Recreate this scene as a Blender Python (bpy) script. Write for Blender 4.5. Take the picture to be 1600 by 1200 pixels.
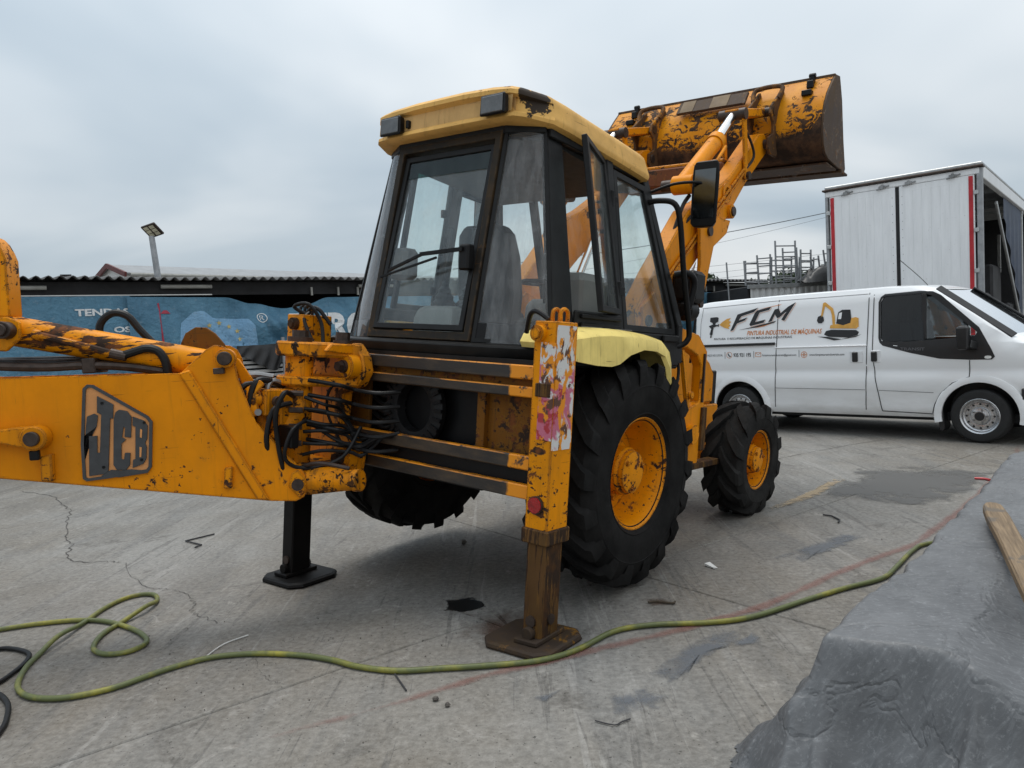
import bpy, bmesh, math, random
from mathutils import Vector, Matrix, Euler, noise
R = math.radians
S = bpy.context.scene
for o in list(bpy.data.objects): bpy.data.objects.remove(o)
COL = S.collection

# ------------------------------------------------------------ camera, sky, sun, exposure
cam = bpy.data.cameras.new('camera'); cam_o = bpy.data.objects.new('camera', cam); COL.objects.link(cam_o)
cam.sensor_width = 36; cam.lens = 25.85; cam.clip_start = 0.05; cam.clip_end = 2000
cam_o.matrix_world = Matrix(((0.99855, 0.05383, 0, 0), (-0.00322, 0.05969, -0.99821, 0), (-0.05374, 0.99676, 0.05977, 1.615), (0, 0, 0, 1)))
S.camera = cam_o
S.render.resolution_x = 1024; S.render.resolution_y = 768
S.view_settings.view_transform = 'Standard'; S.view_settings.look = 'None'
S.view_settings.exposure = 0.3; S.view_settings.gamma = 1
SUN_EL, SUN_AZ = 76, 345     # degrees; azimuth measured clockwise from +Y
sl = bpy.data.lights.new('sun', 'SUN'); sl.energy = 1.5; sl.angle = R(28); sl.color = (1, .96, .9)
so = bpy.data.objects.new('sun', sl); COL.objects.link(so)
so.rotation_euler = (R(90 - SUN_EL), 0, R(180 - SUN_AZ))
W = bpy.data.worlds.new('World'); S.world = W; W.use_nodes = True

class NT:
    def __init__(s, tree):
        s.t = tree; tree.nodes.clear()
    def n(s, ty, ins=None, **kw):
        nd = s.t.nodes.new('ShaderNode' + ty)
        for k, v in kw.items(): setattr(nd, k, v)
        for k, v in (ins or {}).items(): s.set(nd.inputs[k], v)
        return nd
    def set(s, sock, v):
        if hasattr(v, 'is_output') or isinstance(v, bpy.types.NodeSocket): s.t.links.new(v, sock)
        elif isinstance(v, bpy.types.Node): s.t.links.new(v.outputs[0], sock)
        else:
            if sock.type == 'RGBA' and len(v) == 3: v = (*v, 1)
            sock.default_value = v
    def noise(s, vec, scale, detail=4, rough=.55, dist=0, out=0):
        return s.n('TexNoise', {'Vector': vec, 'Scale': scale, 'Detail': detail, 'Roughness': rough, 'Distortion': dist}).outputs[out]
    def math(s, op, a, b=None, c=None, clamp=False):
        nd = s.n('Math', {0: a}, operation=op, use_clamp=clamp)
        if b is not None: s.set(nd.inputs[1], b)
        if c is not None: s.set(nd.inputs[2], c)
        return nd.outputs[0]
    def ramp(s, fac, *stops):
        nd = s.n('ValToRGB', {0: fac}); e = nd.color_ramp.elements
        while len(e) < len(stops): e.new(.5)
        for el, (p, c) in zip(e, stops):
            el.position = p; el.color = (*c, 1) if len(c) == 3 else c
        return nd.outputs[0]
    def step(s, v, lo, hi):
        return s.n('MapRange', {0: v, 1: lo, 2: hi, 3: 0., 4: 1.}).outputs[0]
    def mix(s, fac, a, b, mode='MIX'):
        nd = s.n('Mix', data_type='RGBA', blend_type=mode)
        s.set(nd.inputs[0], fac); s.set(nd.inputs[6], a); s.set(nd.inputs[7], b)
        return nd.outputs[2]
    def map(s, vec, scale=(1, 1, 1), rot=(0, 0, 0), loc=(0, 0, 0)):
        return s.n('Mapping', {0: vec, 1: loc, 2: rot, 3: scale}).outputs[0]

# overcast sky: Nishita daylight behind an even deck of grey cloud
w = NT(W.node_tree)
sky = w.n('TexSky', sky_type='NISHITA', sun_disc=False, sun_elevation=R(SUN_EL), sun_rotation=R(SUN_AZ))
tc = w.n('TexCoord').outputs['Generated']
sep = w.n('SeparateXYZ', {0: tc})
den = w.math('ADD', w.math('MAXIMUM', sep.outputs[2], 0.0), .22)
cv = w.n('CombineXYZ', {0: w.math('DIVIDE', sep.outputs[0], den), 1: w.math('DIVIDE', sep.outputs[1], den), 2: .3}).outputs[0]
n1 = w.noise(w.map(cv, (.55, .8, 1), (0, 0, .5)), 1.1, 4, .46, .5)
n2 = w.noise(w.map(cv, (.3, .5, 1), (0, 0, -.4), (3, 1, 0)), 1.0, 3, .45, .3)
cl = w.math('ADD', w.math('MULTIPLY', n1, .55), w.math('MULTIPLY', n2, .5))
ccol = w.ramp(cl, (.37, (3.3, 4.05, 4.7)), (.47, (4.5, 5.15, 5.65)), (.57, (6.3, 6.7, 6.95)), (.68, (7.7, 7.85, 7.9)))
# an overcast deck is brighter overhead than at the horizon
lum = w.math('ADD', .80, w.math('MULTIPLY', w.math('MAXIMUM', sep.outputs[2], 0.0), .95))
skyc = w.mix(1., w.mix(.92, sky.outputs[0], ccol), w.n('CombineColor', {0: lum, 1: lum, 2: lum}).outputs[0], 'MULTIPLY')
bg = w.n('Background', {0: skyc, 1: .1})
w.n('OutputWorld', {0: bg.outputs[0]})

# ------------------------------------------------------------ mesh helpers
def catmull(pts, k=6, closed=False):
    P = [Vector(p) for p in pts]; out = []
    n = len(P)
    for i in range(n - 1):
        a = P[max(i - 1, 0)]; b = P[i]; c = P[i + 1]; d = P[min(i + 2, n - 1)]
        for j in range(k):
            t = j / k
            out.append(.5 * ((2 * b) + (c - a) * t + (2 * a - 5 * b + 4 * c - d) * t * t + (3 * b - a - 3 * c + d) * t ** 3))
    out.append(P[-1]); return out

class G:
    """collects shapes for one mesh"""
    def __init__(s): s.v = []; s.f = []; s.mi = []
    def add(s, vs, fs, m=0):
        o = len(s.v); s.v += [tuple(v) for v in vs]; s.f += [[i + o for i in f] for f in fs]; s.mi += [m] * len(fs); return s
    def box(s, lo, hi, M=None, m=0):
        x0, y0, z0 = lo; x1, y1, z1 = hi
        vs = [Vector(p) for p in ((x0,y0,z0),(x1,y0,z0),(x1,y1,z0),(x0,y1,z0),(x0,y0,z1),(x1,y0,z1),(x1,y1,z1),(x0,y1,z1))]
        if M: vs = [M @ v for v in vs]
        return s.add(vs, [(0,3,2,1),(4,5,6,7),(0,1,5,4),(1,2,6,5),(2,3,7,6),(3,0,4,7)], m)
    def hexa(s, b, t):
        return s.add(list(b) + list(t), [(0,3,2,1),(4,5,6,7),(0,1,5,4),(1,2,6,5),(2,3,7,6),(3,0,4,7)])
    def beam(s, p0, p1, wd, th, nrm=(0,0,1), m=0):
        p0, p1 = Vector(p0), Vector(p1); d = (p1 - p0).normalized(); n = Vector(nrm); n = (n - d * n.dot(d)).normalized(); b = d.cross(n)
        q = []
        for p in (p0, p1):
            q += [p - b*wd/2 - n*th/2, p + b*wd/2 - n*th/2, p + b*wd/2 + n*th/2, p - b*wd/2 + n*th/2]
        return s.add(q, [(0,1,2,3),(7,6,5,4),(0,4,5,1),(1,5,6,2),(2,6,7,3),(3,7,4,0)], m)
    def prism(s, poly, a, b, f=None, m=0):
        """poly of (u,v); f(u,v,t) -> point, extruded from t=a to t=b"""
        f = f or (lambda u, v, t: (u, t, v)); n = len(poly)
        vs = [f(u, v, a) for u, v in poly] + [f(u, v, b) for u, v in poly]
        return s.add(vs, [list(range(n)), list(range(2*n-1, n-1, -1))] + [(i, i + n, (i+1) % n + n, (i+1) % n) for i in range(n)], m)
    def cyl(s, p0, p1, r0, r1=None, n=20, caps=True, m=0):
        r1 = r0 if r1 is None else r1; p0, p1 = Vector(p0), Vector(p1); d = (p1 - p0).normalized()
        a = d.orthogonal().normalized(); b = d.cross(a); vs = []
        for p, r in ((p0, r0), (p1, r1)):
            vs += [p + (a * math.cos(2*math.pi*i/n) + b * math.sin(2*math.pi*i/n)) * r for i in range(n)]
        fs = [(i, (i+1) % n, (i+1) % n + n, i + n) for i in range(n)]
        if caps: fs += [list(range(n-1, -1, -1)), list(range(n, 2*n))]
        return s.add(vs, fs, m)
    def tube(s, pts, r, n=8, k=5, m=0):
        P = catmull(pts, k) if k > 1 else [Vector(p) for p in pts]
        vs = []; a = None
        for i, p in enumerate(P):
            d = (P[min(i+1, len(P)-1)] - P[max(i-1, 0)])
            d = d.normalized() if d.length > 1e-9 else Vector((1,0,0))
            a = d.orthogonal().normalized() if a is None else (a - d * a.dot(d)).normalized()
            b = d.cross(a); rr = r(i / (len(P)-1)) if callable(r) else r
            vs += [p + (a * math.cos(2*math.pi*j/n) + b * math.sin(2*math.pi*j/n)) * rr for j in range(n)]
        fs = [(i*n + j, i*n + (j+1) % n, (i+1)*n + (j+1) % n, (i+1)*n + j) for i in range(len(P)-1) for j in range(n)]
        fs += [list(range(n-1, -1, -1)), list(range((len(P)-1)*n, len(P)*n))]
        return s.add(vs, fs, m)
    def lathe(s, prof, c=(0,0,0), axis='y', n=40, m=0, closed=False):
        """prof of (r, t) along axis"""
        vs = []; c = Vector(c)
        for i in range(n):
            a = 2*math.pi*i/n; ca, sa = math.cos(a), math.sin(a)
            for r, t in prof:
                vs.append(c + Vector({'y': (r*ca, t, r*sa), 'z': (r*ca, r*sa, t), 'x': (t, r*ca, r*sa)}[axis]))
        k = len(prof); fs = []
        for i in range(n):
            for j in range(k if closed else k-1):
                j2 = (j+1) % k; fs.append((i*k + j, i*k + j2, ((i+1) % n)*k + j2, ((i+1) % n)*k + j))
        return s.add(vs, fs, m)
    def loft(s, rings, closed=True, caps=True, m=0):
        k = len(rings[0]); vs = [p for r in rings for p in r]; fs = []
        for i in range(len(rings)-1):
            for j in range(k if closed else k-1):
                fs.append((i*k + j, i*k + (j+1) % k, (i+1)*k + (j+1) % k, (i+1)*k + j))
        if caps: fs += [list(range(k-1, -1, -1)), list(range((len(rings)-1)*k, len(rings)*k))]
        return s.add(vs, fs, m)
    def slab(s, quad, th, m=0):
        q = [Vector(p) for p in quad]; nn = (q[1]-q[0]).cross(q[-1]-q[0]).normalized() * th / 2; n = len(q)
        return s.add([p - nn for p in q] + [p + nn for p in q], [list(range(n-1,-1,-1)), list(range(n, 2*n))] + [(i, (i+1) % n, (i+1) % n + n, i + n) for i in range(n)], m)
    def frame(s, quad, wd, th, m=0):
        """picture frame inside a polygon"""
        q = [Vector(p) for p in quad]; n = len(q); c = sum(q, Vector()) / n; nn = (q[1]-q[0]).cross(q[-1]-q[0]).normalized()
        inn = []
        for i in range(n):
            d0 = (q[i]-q[i-1]).normalized(); d1 = (q[(i+1) % n]-q[i]).normalized()
            n0 = nn.cross(d0); n1 = nn.cross(d1); bis = (n0 + n1); inn.append(q[i] + bis * wd / max(.3, (1 + n0.dot(n1))))
        o = nn * th / 2
        vs = [p - o for p in q] + [p + o for p in q] + [p - o for p in inn] + [p + o for p in inn]; fs = []
        for i in range(n):
            j = (i+1) % n
            fs += [(i, j, j+n, i+n), (i+n, j+n, j+3*n, i+3*n), (i+3*n, j+3*n, j+2*n, i+2*n), (i+2*n, j+2*n, j, i)]
        return s.add(vs, fs, m)
    def xf(s, f):
        s.v = [tuple(f(Vector(v))) for v in s.v]; return s
    def mesh(s, name, bevel=0, smooth=28, fix=True):
        me = bpy.data.meshes.new(name); me.from_pydata(s.v, [], s.f)
        me.polygons.foreach_set('material_index', s.mi)
        if fix or bevel:
            bm = bmesh.new(); bm.from_mesh(me)
            if fix: bmesh.ops.recalc_face_normals(bm, faces=bm.faces)
            if bevel:
                es = [e for e in bm.edges if len(e.link_faces) == 2 and e.calc_face_angle(0) > .6]
                bmesh.ops.bevel(bm, geom=es, offset=bevel, segments=1, affect='EDGES', clamp_overlap=True)
            bm.to_mesh(me); bm.free()
        if smooth:
            me.polygons.foreach_set('use_smooth', [True] * len(me.polygons)); me.set_sharp_from_angle(angle=R(smooth))
        me.update(); return me
    def build(s, name, mat, parent=None, bevel=0, smooth=28, M=None, fix=True):
        return link(name, s.mesh(name, bevel, smooth, fix), mat, parent, M)

def link(name, me, mat=None, parent=None, M=None):
    o = bpy.data.objects.new(name, me); COL.objects.link(o)
    if mat and not me.materials:
        for mm in (mat if isinstance(mat, (list, tuple)) else [mat]): me.materials.append(mm)
    if parent: o.parent = parent
    if M is not None: o.matrix_local = M
    return o
def empty(name, M=None, parent=None):
    o = bpy.data.objects.new(name, None); COL.objects.link(o); o.empty_display_size = .1
    if parent: o.parent = parent
    if M is not None: o.matrix_local = M
    return o
def tag(o, label=None, cat=None, group=None, kind=None):
    if label: o['label'] = label
    if cat: o['category'] = cat
    if group: o['group'] = group
    if kind: o['kind'] = kind
    return o
def copy_tree(o, parent=None):
    c = o.copy(); COL.objects.link(c); c.parent = parent
    for ch in [x for x in bpy.data.objects if x.parent == o]: copy_tree(ch, c)
    return c
def text_verts(txt, bold=0.0, sx=1.0):
    cu = bpy.data.curves.new('t', 'FONT'); cu.body = txt; cu.size = 1; cu.offset = bold; cu.resolution_u = 3
    ob = bpy.data.objects.new('t', cu); COL.objects.link(ob)
    dg = bpy.context.evaluated_depsgraph_get(); me = bpy.data.meshes.new_from_object(ob.evaluated_get(dg))
    vs = [v.co.copy() for v in me.vertices]; fs = [list(p.vertices) for p in me.polygons]
    bpy.data.objects.remove(ob); bpy.data.meshes.remove(me); bpy.data.curves.remove(cu)
    x0 = min(v.x for v in vs); x1 = max(v.x for v in vs); y0 = min(v.y for v in vs); y1 = max(v.y for v in vs)
    return [((v.x-x0)/(x1-x0), (v.y-y0)/(y1-y0)) for v in vs], fs
def text_flat(txt, f, bold=0.0):
    """flat printed lettering: f(a,b) maps the unit text box onto the surface"""
    vs, fs = text_verts(txt, bold); return G().add([f(a, b) for a, b in vs], fs)

# ------------------------------------------------------------ materials
MATS = {}
def mat(name):
    m = bpy.data.materials.new(name); m.use_nodes = True; MATS[name] = m
    return m, NT(m.node_tree)
def out(t, bs): t.n('OutputMaterial', {0: bs.outputs[0]})
def simple(name, col, rough=.5, metal=0., var=.25, scale=6., bump=0., spec=.5, coat=0.):
    m, t = mat(name); oc = t.n('TexCoord').outputs['Object']
    nz = t.noise(oc, scale, 6, .6)
    c = t.mix(t.step(nz, .3, .7), tuple(x * (1 - var) for x in col), tuple(min(1, x * (1 + var)) for x in col))
    r = t.math('ADD', rough - .1, t.math('MULTIPLY', t.noise(oc, scale * 2.3, 5), .2), clamp=True)
    b = t.n('BsdfPrincipled', {'Base Color': c, 'Roughness': r, 'Metallic': metal, 'Specular IOR Level': spec, 'Coat Weight': coat})
    if bump: t.set(b.inputs['Normal'], t.n('Bump', {'Height': t.noise(oc, scale * 4, 6), 'Strength': bump, 'Distance': .01}).outputs[0])
    out(t, b); return m
def paint(name, col, wear=.3, chip=(.035, .022, .016), rust=(.16, .055, .018), rough=.42, scale=9., edge=.20, stretch=(1, 1, 1), dirt=.27, fade=.12, lo=None):
    """weathered machine paint: chips cluster in patches and along edges, rust under them"""
    m, t = mat(name); oc = t.n('TexCoord').outputs['Object']
    sv = t.map(oc, stretch)
    a = t.noise(sv, scale, 7, .64, .35); cl = t.noise(oc, 1.9, 4, .6)
    v = t.math('ADD', a, t.math('MULTIPLY', t.math('SUBTRACT', cl, .5), .55))
    if edge:
        bv = t.n('Bevel', {'Radius': .018}, samples=2); geo = t.n('NewGeometry')
        dt = t.n('VectorMath', {0: bv.outputs[0], 1: geo.outputs['Normal']}, operation='DOT_PRODUCT').outputs['Value']
        e = t.math('MULTIPLY', t.math('SUBTRACT', 1., dt), 5., clamp=True)
        v = t.math('ADD', v, t.math('MULTIPLY', e, edge))
    th = .715 - wear * .26
    mask = t.step(v, th, th + .015)
    v2 = t.math('ADD', t.noise(sv, scale * 3.4, 4, .62, .3), t.math('MULTIPLY', t.math('SUBTRACT', v, a), .8))
    mask = t.math('MAXIMUM', mask, t.step(v2, th + .015, th + .03))
    ring = t.step(v, th - .045, th)
    fd = t.noise(oc, 3.1, 6, .62)
    base = t.mix(t.step(fd, .3, .72), tuple(c * (1 - fade) for c in col), tuple(min(1, c * (1 + fade * .6)) for c in col))
    dn = t.noise(t.map(oc, (1, 1, .35)), 5.5, 6, .68)
    base = t.mix(t.math('MULTIPLY', t.step(dn, .5, .8), dirt), base, (.10, .062, .02))
    base = t.mix(t.math('MULTIPLY', ring, .3), base, (.25, .12, .02))
    gn = t.noise(oc, 1.2, 7, .66, .8)
    base = t.mix(t.math('MULTIPLY', t.step(gn, .50, .70), dirt * .8), base, (.13, .065, .012))
    run = t.noise(t.map(oc, (9, 7, .55)), 2.6, 6, .65)
    base = t.mix(t.math('MULTIPLY', t.step(run, .56, .68), dirt * .9), base, (.075, .042, .014))
    sc = t.noise(t.map(oc, (70, 70, 2.2), (.5, .35, .2)), 1.3, 3, .5)
    sc2 = t.noise(t.map(oc, (2.4, 2.4, 80), (.25, .5, 0)), 1.2, 3, .5)
    base = t.mix(t.math('MULTIPLY', t.step(t.math('MAXIMUM', sc, sc2), .70, .73), .6), base, (.10, .045, .012))
    rc = t.mix(t.step(t.noise(oc, 13, 4), .45, .62), chip, rust)
    c = t.mix(mask, base, rc)
    rg = t.math('ADD', t.math('MULTIPLY', mask, .3), t.math('ADD', rough - .08, t.math('MULTIPLY', dn, .2)), clamp=True)
    h = t.math('SUBTRACT', t.math('MULTIPLY', t.noise(oc, 40, 4), .12), mask)
    b = t.n('BsdfPrincipled', {'Base Color': c, 'Roughness': rg, 'Specular IOR Level': .13, 'Normal': t.n('Bump', {'Height': h, 'Strength': .35, 'Distance': .004}).outputs[0]})
    out(t, b); return m
YEL = (.74, .255, .002)
yellow = paint('yellow_paint', YEL, .18)
yellow_boom = paint('boom_paint', (.74, .25, .002), .10, edge=.24, dirt=.16)
yellow_chip = paint('yellow_chipped', (.75, .265, .002), .33, stretch=(1, 1, 1.4))
yellow_ram = paint('ram_paint', (.75, .265, .002), .72, scale=7, stretch=(.35, .35, 1.6), dirt=.4)
grimy_shaded = paint('shaded_grimy_frame_paint', (.16, .062, .008), .5, dirt=.8, edge=0, rough=.55)  # yellow frame paint browned to carry the shade between the rails, plus grime
yellow_grease = paint('greasy_chipped_paint', (.74, .25, .002), .50, chip=(.018, .013, .010), rust=(.11, .045, .015), scale=7, dirt=.75)
yellow_bucket = paint('bucket_paint', (.66, .24, .008), .47, chip=(.045, .028, .02), rust=(.12, .048, .02), scale=13, dirt=.5)
bucket_bare = paint('bucket_worn_steel', (.075, .052, .04), .3, chip=(.17, .15, .13), rust=(.16, .07, .03), rough=.6, dirt=.5, edge=0)
roof_y = paint('roof_paint', (.74, .43, .125), .04, rough=.5, edge=.0, dirt=.25, fade=.2)
m = roof_y; t = NT.__new__(NT); t.t = m.node_tree
bs = [n for n in t.t.nodes if n.type == 'BSDF_PRINCIPLED'][0]; src = bs.inputs['Base Color'].links[0].from_socket
oc = t.n('TexCoord').outputs['Object']
ds = t.n('VectorMath', {0: t.map(oc, (1, 1, 1.6)), 1: (-.70, -.66, 2.90 * 1.6)}, operation='DISTANCE').outputs['Value']
pk = t.step(t.math('SUBTRACT', t.noise(oc, 16, 7, .68), t.math('MULTIPLY', ds, 1.9)), .26, .28)
t.set(bs.inputs['Base Color'], t.mix(pk, src, (.035, .025, .018)))
fend_y = paint('fender_plastic', (.84, .66, .21), .0, rough=.5, edge=0, dirt=.25, fade=.2)
fascia = paint('roof_rear_fascia', (.62, .38, .15), .02, rough=.5, edge=.0, dirt=.3)
brown_leg = paint('bare_leg_steel', (.095, .048, .018), .78, chip=(.035, .022, .015), rust=(.07, .034, .015), rough=.5, scale=6, stretch=(2.2, 2.2, .16), edge=0, dirt=.7, fade=.35)
black_leg = simple('dark_leg_steel', (.0055, .0048, .0045), .55, 0, .4, 6, 0, .15)
pad_m = paint('pad_steel', (.045, .032, .024), .2, chip=(.03, .022, .018), rust=(.25, .12, .02), rough=.65, dirt=.4, edge=0)
rubber = simple('tyre_rubber', (.0105, .010, .0097), .82, 0, .8, 4, .35, .14)
rubber_dusty = simple('tyre_rubber_dusty', (.017, .0163, .0155), .85, 0, .6, 5, .4, .14)
plastic = simple('cab_dark_trim', (.009, .0092, .0095), .5, 0, .3, 9, .05, .22)
ledge_m = simple('cab_ledge_trim', (.008, .0075, .007), .5, 0, .6, 5, .05, .22)
blackp = simple('black_plastic', (.0045, .0045, .005), .45, 0, .25, 9, 0, .22)
hose_m = simple('black_hose', (.0055, .0055, .006), .5, 0, .4, 20, .1, .3)
steel = simple('worn_steel', (.25, .25, .25), .4, .8, .3, 8)
galv = simple('galvanised_steel', (.30, .31, .32), .5, .6, .2, 8)
chrome = simple('chrome_rod', (.72, .72, .72), .16, 1., .05)
darkmetal = simple('dark_bolt_steel', (.05, .035, .028), .5, .5, .4, 20)
inter_grey = simple('console_plastic', (.17, .165, .155), .6, 0, .12, 5)
seat_m = simple('seat_vinyl', (.02, .02, .021), .6, 0, .3, 8, .1)
lens_m = simple('lamp_lens', (.10, .105, .11), .15, 0, .25, 14, .1)
red_lens = simple('red_reflector', (.30, .012, .012), .25, 0, .35, 40, .3)
def glass(name, tint, dirt, streak=(3, 3, .5), dcol=(.62, .66, .66), spec=1.0, ns=4.):
    m, t = mat(name); oc = t.n('TexCoord').outputs['Object']
    nz = t.noise(t.map(oc, streak), ns, 7, .66); n2 = t.noise(oc, 17, 5, .7)
    f = t.math('ADD', t.math('MULTIPLY', t.step(nz, .38, .8), .75), t.math('MULTIPLY', t.step(n2, .5, .8), .4))
    f = t.math('MULTIPLY', f, dirt, clamp=True); f = t.math('ADD', f, dirt * .12, clamp=True)
    tr = t.n('BsdfTransparent', {0: tint}); gl = t.n('BsdfGlossy', {0: (.95, .97, 1.), 'Roughness': .03})
    ge = t.n('NewGeometry'); ct = t.math('ABSOLUTE', t.n('VectorMath', {0: ge.outputs['Incoming'], 1: ge.outputs['Normal']}, operation='DOT_PRODUCT').outputs['Value'])
    fr = t.math('ADD', .035, t.math('MULTIPLY', t.math('POWER', t.math('SUBTRACT', 1., ct, clamp=True), 5.), .9))
    fr = t.math('MULTIPLY', fr, spec, clamp=True)
    m1 = t.n('MixShader', {0: fr, 1: tr.outputs[0], 2: gl.outputs[0]})
    df = t.n('AddShader', {0: t.n('BsdfDiffuse', {0: tuple(c * .55 for c in dcol)}).outputs[0], 1: t.n('BsdfTranslucent', {0: tuple(c * .45 for c in dcol)}).outputs[0]})
    m2 = t.n('MixShader', {0: f, 1: m1.outputs[0], 2: df.outputs[0]})
    out(t, m2); return m
cab_glass = glass('cab_glass', (.93, .968, .962), .13, dcol=(.88, .92, .92), ns=3.)
cab_glass_q = glass('cab_quarter_glass', (.90, .92, .92), .36, (5, 5, .3), (.82, .84, .85))
tint_band = glass('cab_glass_green_band', (.14, .30, .27), .08)
van_glass = glass('van_tinted_glass', (.10, .11, .115), .02)
van_screen = glass('van_windscreen_glass', (.80, .86, .84), .05, spec=2.2)
mirror_m = simple('mirror_glass', (.10, .11, .115), .12, 1., .05)
# slide rails: paint rubbed off where the carriage runs, kept towards the ends
m, t = mat('slide_rail'); oc = t.n('TexCoord').outputs['Object']; sp = t.n('SeparateXYZ', {0: oc})
nz = t.noise(oc, 7, 7, .65); ya = t.math('ABSOLUTE', sp.outputs[1])
e = t.math('ADD', t.math('ADD', ya, t.math('MULTIPLY', nz, .07)), t.math('MULTIPLY', t.noise(oc, 2.5, 2), .10))
top = t.n('SeparateXYZ', {0: t.n('NewGeometry').outputs['Normal']}).outputs[2]
ed = t.math('MULTIPLY', t.step(top, .5, .8), t.step(t.noise(t.map(oc, (1, .25, 1)), 10, 6, .7), .42, .55))
worn = t.mix(t.step(t.noise(t.map(oc, (1, .3, 1)), 11, 7, .7), .45, .75), (.022, .018, .015), (.085, .055, .03))
c = t.mix(t.math('MAXIMUM', t.step(e, .935, .95), ed), worn, t.mix(t.step(nz, .62, .66), YEL, (.05, .03, .02)))
out(t, t.n('BsdfPrincipled', {'Base Color': c, 'Roughness': .45})); rail_m = m
# torn sticker remains
m, t = mat('torn_sticker'); oc = t.n('TexCoord').outputs['Object']
v = t.noise(t.map(oc, (1.6, 1.6, .9)), 9, 7, .66, .8); v2 = t.noise(oc, 4.2, 5, .6, .4); sp = t.n('SeparateXYZ', {0: oc})
c = t.mix(t.step(v2, .54, .57), (.62, .61, .59), (.50, .13, .20))
c = t.mix(t.step(v2, .63, .65), c, (.38, .03, .04))
c = t.mix(t.step(v, .50, .515), c, t.mix(t.step(t.noise(oc, 15, 5), .5, .55), YEL, (.10, .04, .022)))
out(t, t.n('BsdfPrincipled', {'Base Color': c, 'Roughness': .6, 'Normal': t.n('Bump', {'Height': v, 'Strength': .5, 'Distance': .004}).outputs[0]})); sticker_m = m
logo_grey = simple('badge_charcoal', (.042, .044, .047), .55, 0, .2, 20)
logo_salmon = simple('badge_peach', (.62, .27, .085), .5, 0, .12, 10)
# concrete yard
m, t = mat('yard_concrete'); g = t.n('NewGeometry').outputs['Position']
st = t.map(g, (1, .38, 1), (0, 0, R(-52)))
big = t.noise(g, .42, 5, .6); mid = t.noise(st, 1.5, 6, .66, .6); fine = t.noise(g, 28, 6, .75); smear = t.noise(t.map(g, (1, .16, 1), (0, 0, R(-64))), 2.6, 7, .64, 1.2)
c = t.mix(t.step(big, .40, .60), (.225, .198, .162), (.325, .318, .30))
c = t.mix(t.math('MULTIPLY', t.step(mid, .42, .68), .6), c, (.15, .14, .126))
c = t.mix(t.math('MULTIPLY', t.step(smear, .50, .66), .5), c, (.135, .138, .14))
c = t.mix(t.math('MULTIPLY', t.step(t.noise(st, 3.3, 7, .74, .4), .55, .66), .5), c, (.38, .37, .35))
c = t.mix(t.math('MULTIPLY', t.step(t.noise(t.map(g, (1, .05, 1), (0, 0, R(-38))), 6, 6, .7, 1.), .60, .63), .4), c, (.46, .45, .43))
c = t.mix(t.math('MULTIPLY', t.step(t.noise(t.map(g, (1, .06, 1), (0, 0, R(-78))), 7, 5, .7, 1.5), .60, .63), .6), c, (.10, .095, .09))
c = t.mix(t.math('MULTIPLY', t.step(t.noise(g, 1.3, 6, .72, 1.5), .58, .66), .65), c, (.085, .076, .066))
c = t.mix(t.math('MULTIPLY', t.step(t.noise(g, 4.5, 6, .75, .8), .60, .66), .7), c, (.42, .40, .37))
c = t.mix(t.step(fine, .34, .70), t.mix(.34, c, (.035, .032, .028)), t.mix(.22, c, (.66, .64, .60)))
c = t.mix(t.step(t.noise(g, 45, 3, .6), .645, .68), c, t.mix(.7, c, (.03, .028, .025)))
hh = t.math('ADD', fine, t.math('MULTIPLY', mid, 1.5))
b = t.n('BsdfPrincipled', {'Base Color': c, 'Roughness': t.math('ADD', .60, t.math('MULTIPLY', mid, .3)), 'Specular IOR Level': .35, 'Normal': t.n('Bump', {'Height': hh, 'Strength': .3, 'Distance': .012}).outputs[0]})
t.set(b.inputs['Base Color'], t.mix(1., c, (.74, .737, .73), 'MULTIPLY'))
out(t, b); concrete = m
def film(name, col, cover, scale=7., rough=.6, amax=1., soft=.10):
    """worn flat marking: broken up and thinning to its rim, the concrete shows through"""
    m, t = mat(name); g = t.n('NewGeometry').outputs['Position']
    fd = t.n('Attribute', attribute_name='fade').outputs['Fac']
    v = t.math('ADD', t.noise(g, scale, 6, .70, .4), t.math('MULTIPLY', t.math('SUBTRACT', t.math('POWER', fd, .6), .6), .55))
    f = t.math('MULTIPLY', t.step(v, 1 - cover - soft, 1 - cover + soft), amax)
    b = t.n('BsdfPrincipled', {'Base Color': col, 'Roughness': rough, 'Alpha': f}); out(t, b); return m
red_line = film('worn_red_line', (.25, .095, .075), .46, 2.2, amax=.38, soft=.14)
dark_patch = film('dark_floor_patch', (.10, .098, .094), .58, 3., amax=.8)
oil_m = film('oil_stain', (.010, .009, .008), .60, 6., .35, soft=.05)
grey_film = film('grey_paint_scuff', (.12, .132, .15), .50, 6., amax=.7, soft=.14)
tan_film = film('tan_mortar', (.36, .27, .16), .50, 9., amax=.8)
rust_film = film('rust_stain', (.085, .045, .028), .47, 4., amax=.7, soft=.16)
crack_m = simple('crack_dark', (.06, .055, .05), .9)
# van
m, t = mat('van_white'); oc = t.n('TexCoord').outputs['Object']; sp = t.n('SeparateXYZ', {0: oc})
dz = t.math('MULTIPLY', t.step(t.noise(t.map(oc, (.6, 1, 2.)), 3, 7, .65), .42, .8), t.step(sp.outputs[2], 1.0, .3))
c = t.mix(t.math('MULTIPLY', dz, .5), (.84, .85, .86), (.42, .39, .35))
out(t, t.n('BsdfPrincipled', {'Base Color': c, 'Roughness': .28, 'Coat Weight': .6, 'Coat Roughness': .08})); van_white = m
seam_m = simple('panel_gap', (.03, .03, .032), .7)
van_black = simple('van_black_trim', (.012, .012, .013), .4, 0, .2, 12)
print_black = simple('decal_black', (.010, .010, .012), .4)
print_orange = simple('decal_orange', (.62, .20, .035), .4)
print_gold = simple('decal_gold', (.66, .34, .06), .45)
print_grey = simple('decal_grey', (.12, .12, .13), .45)
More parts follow.
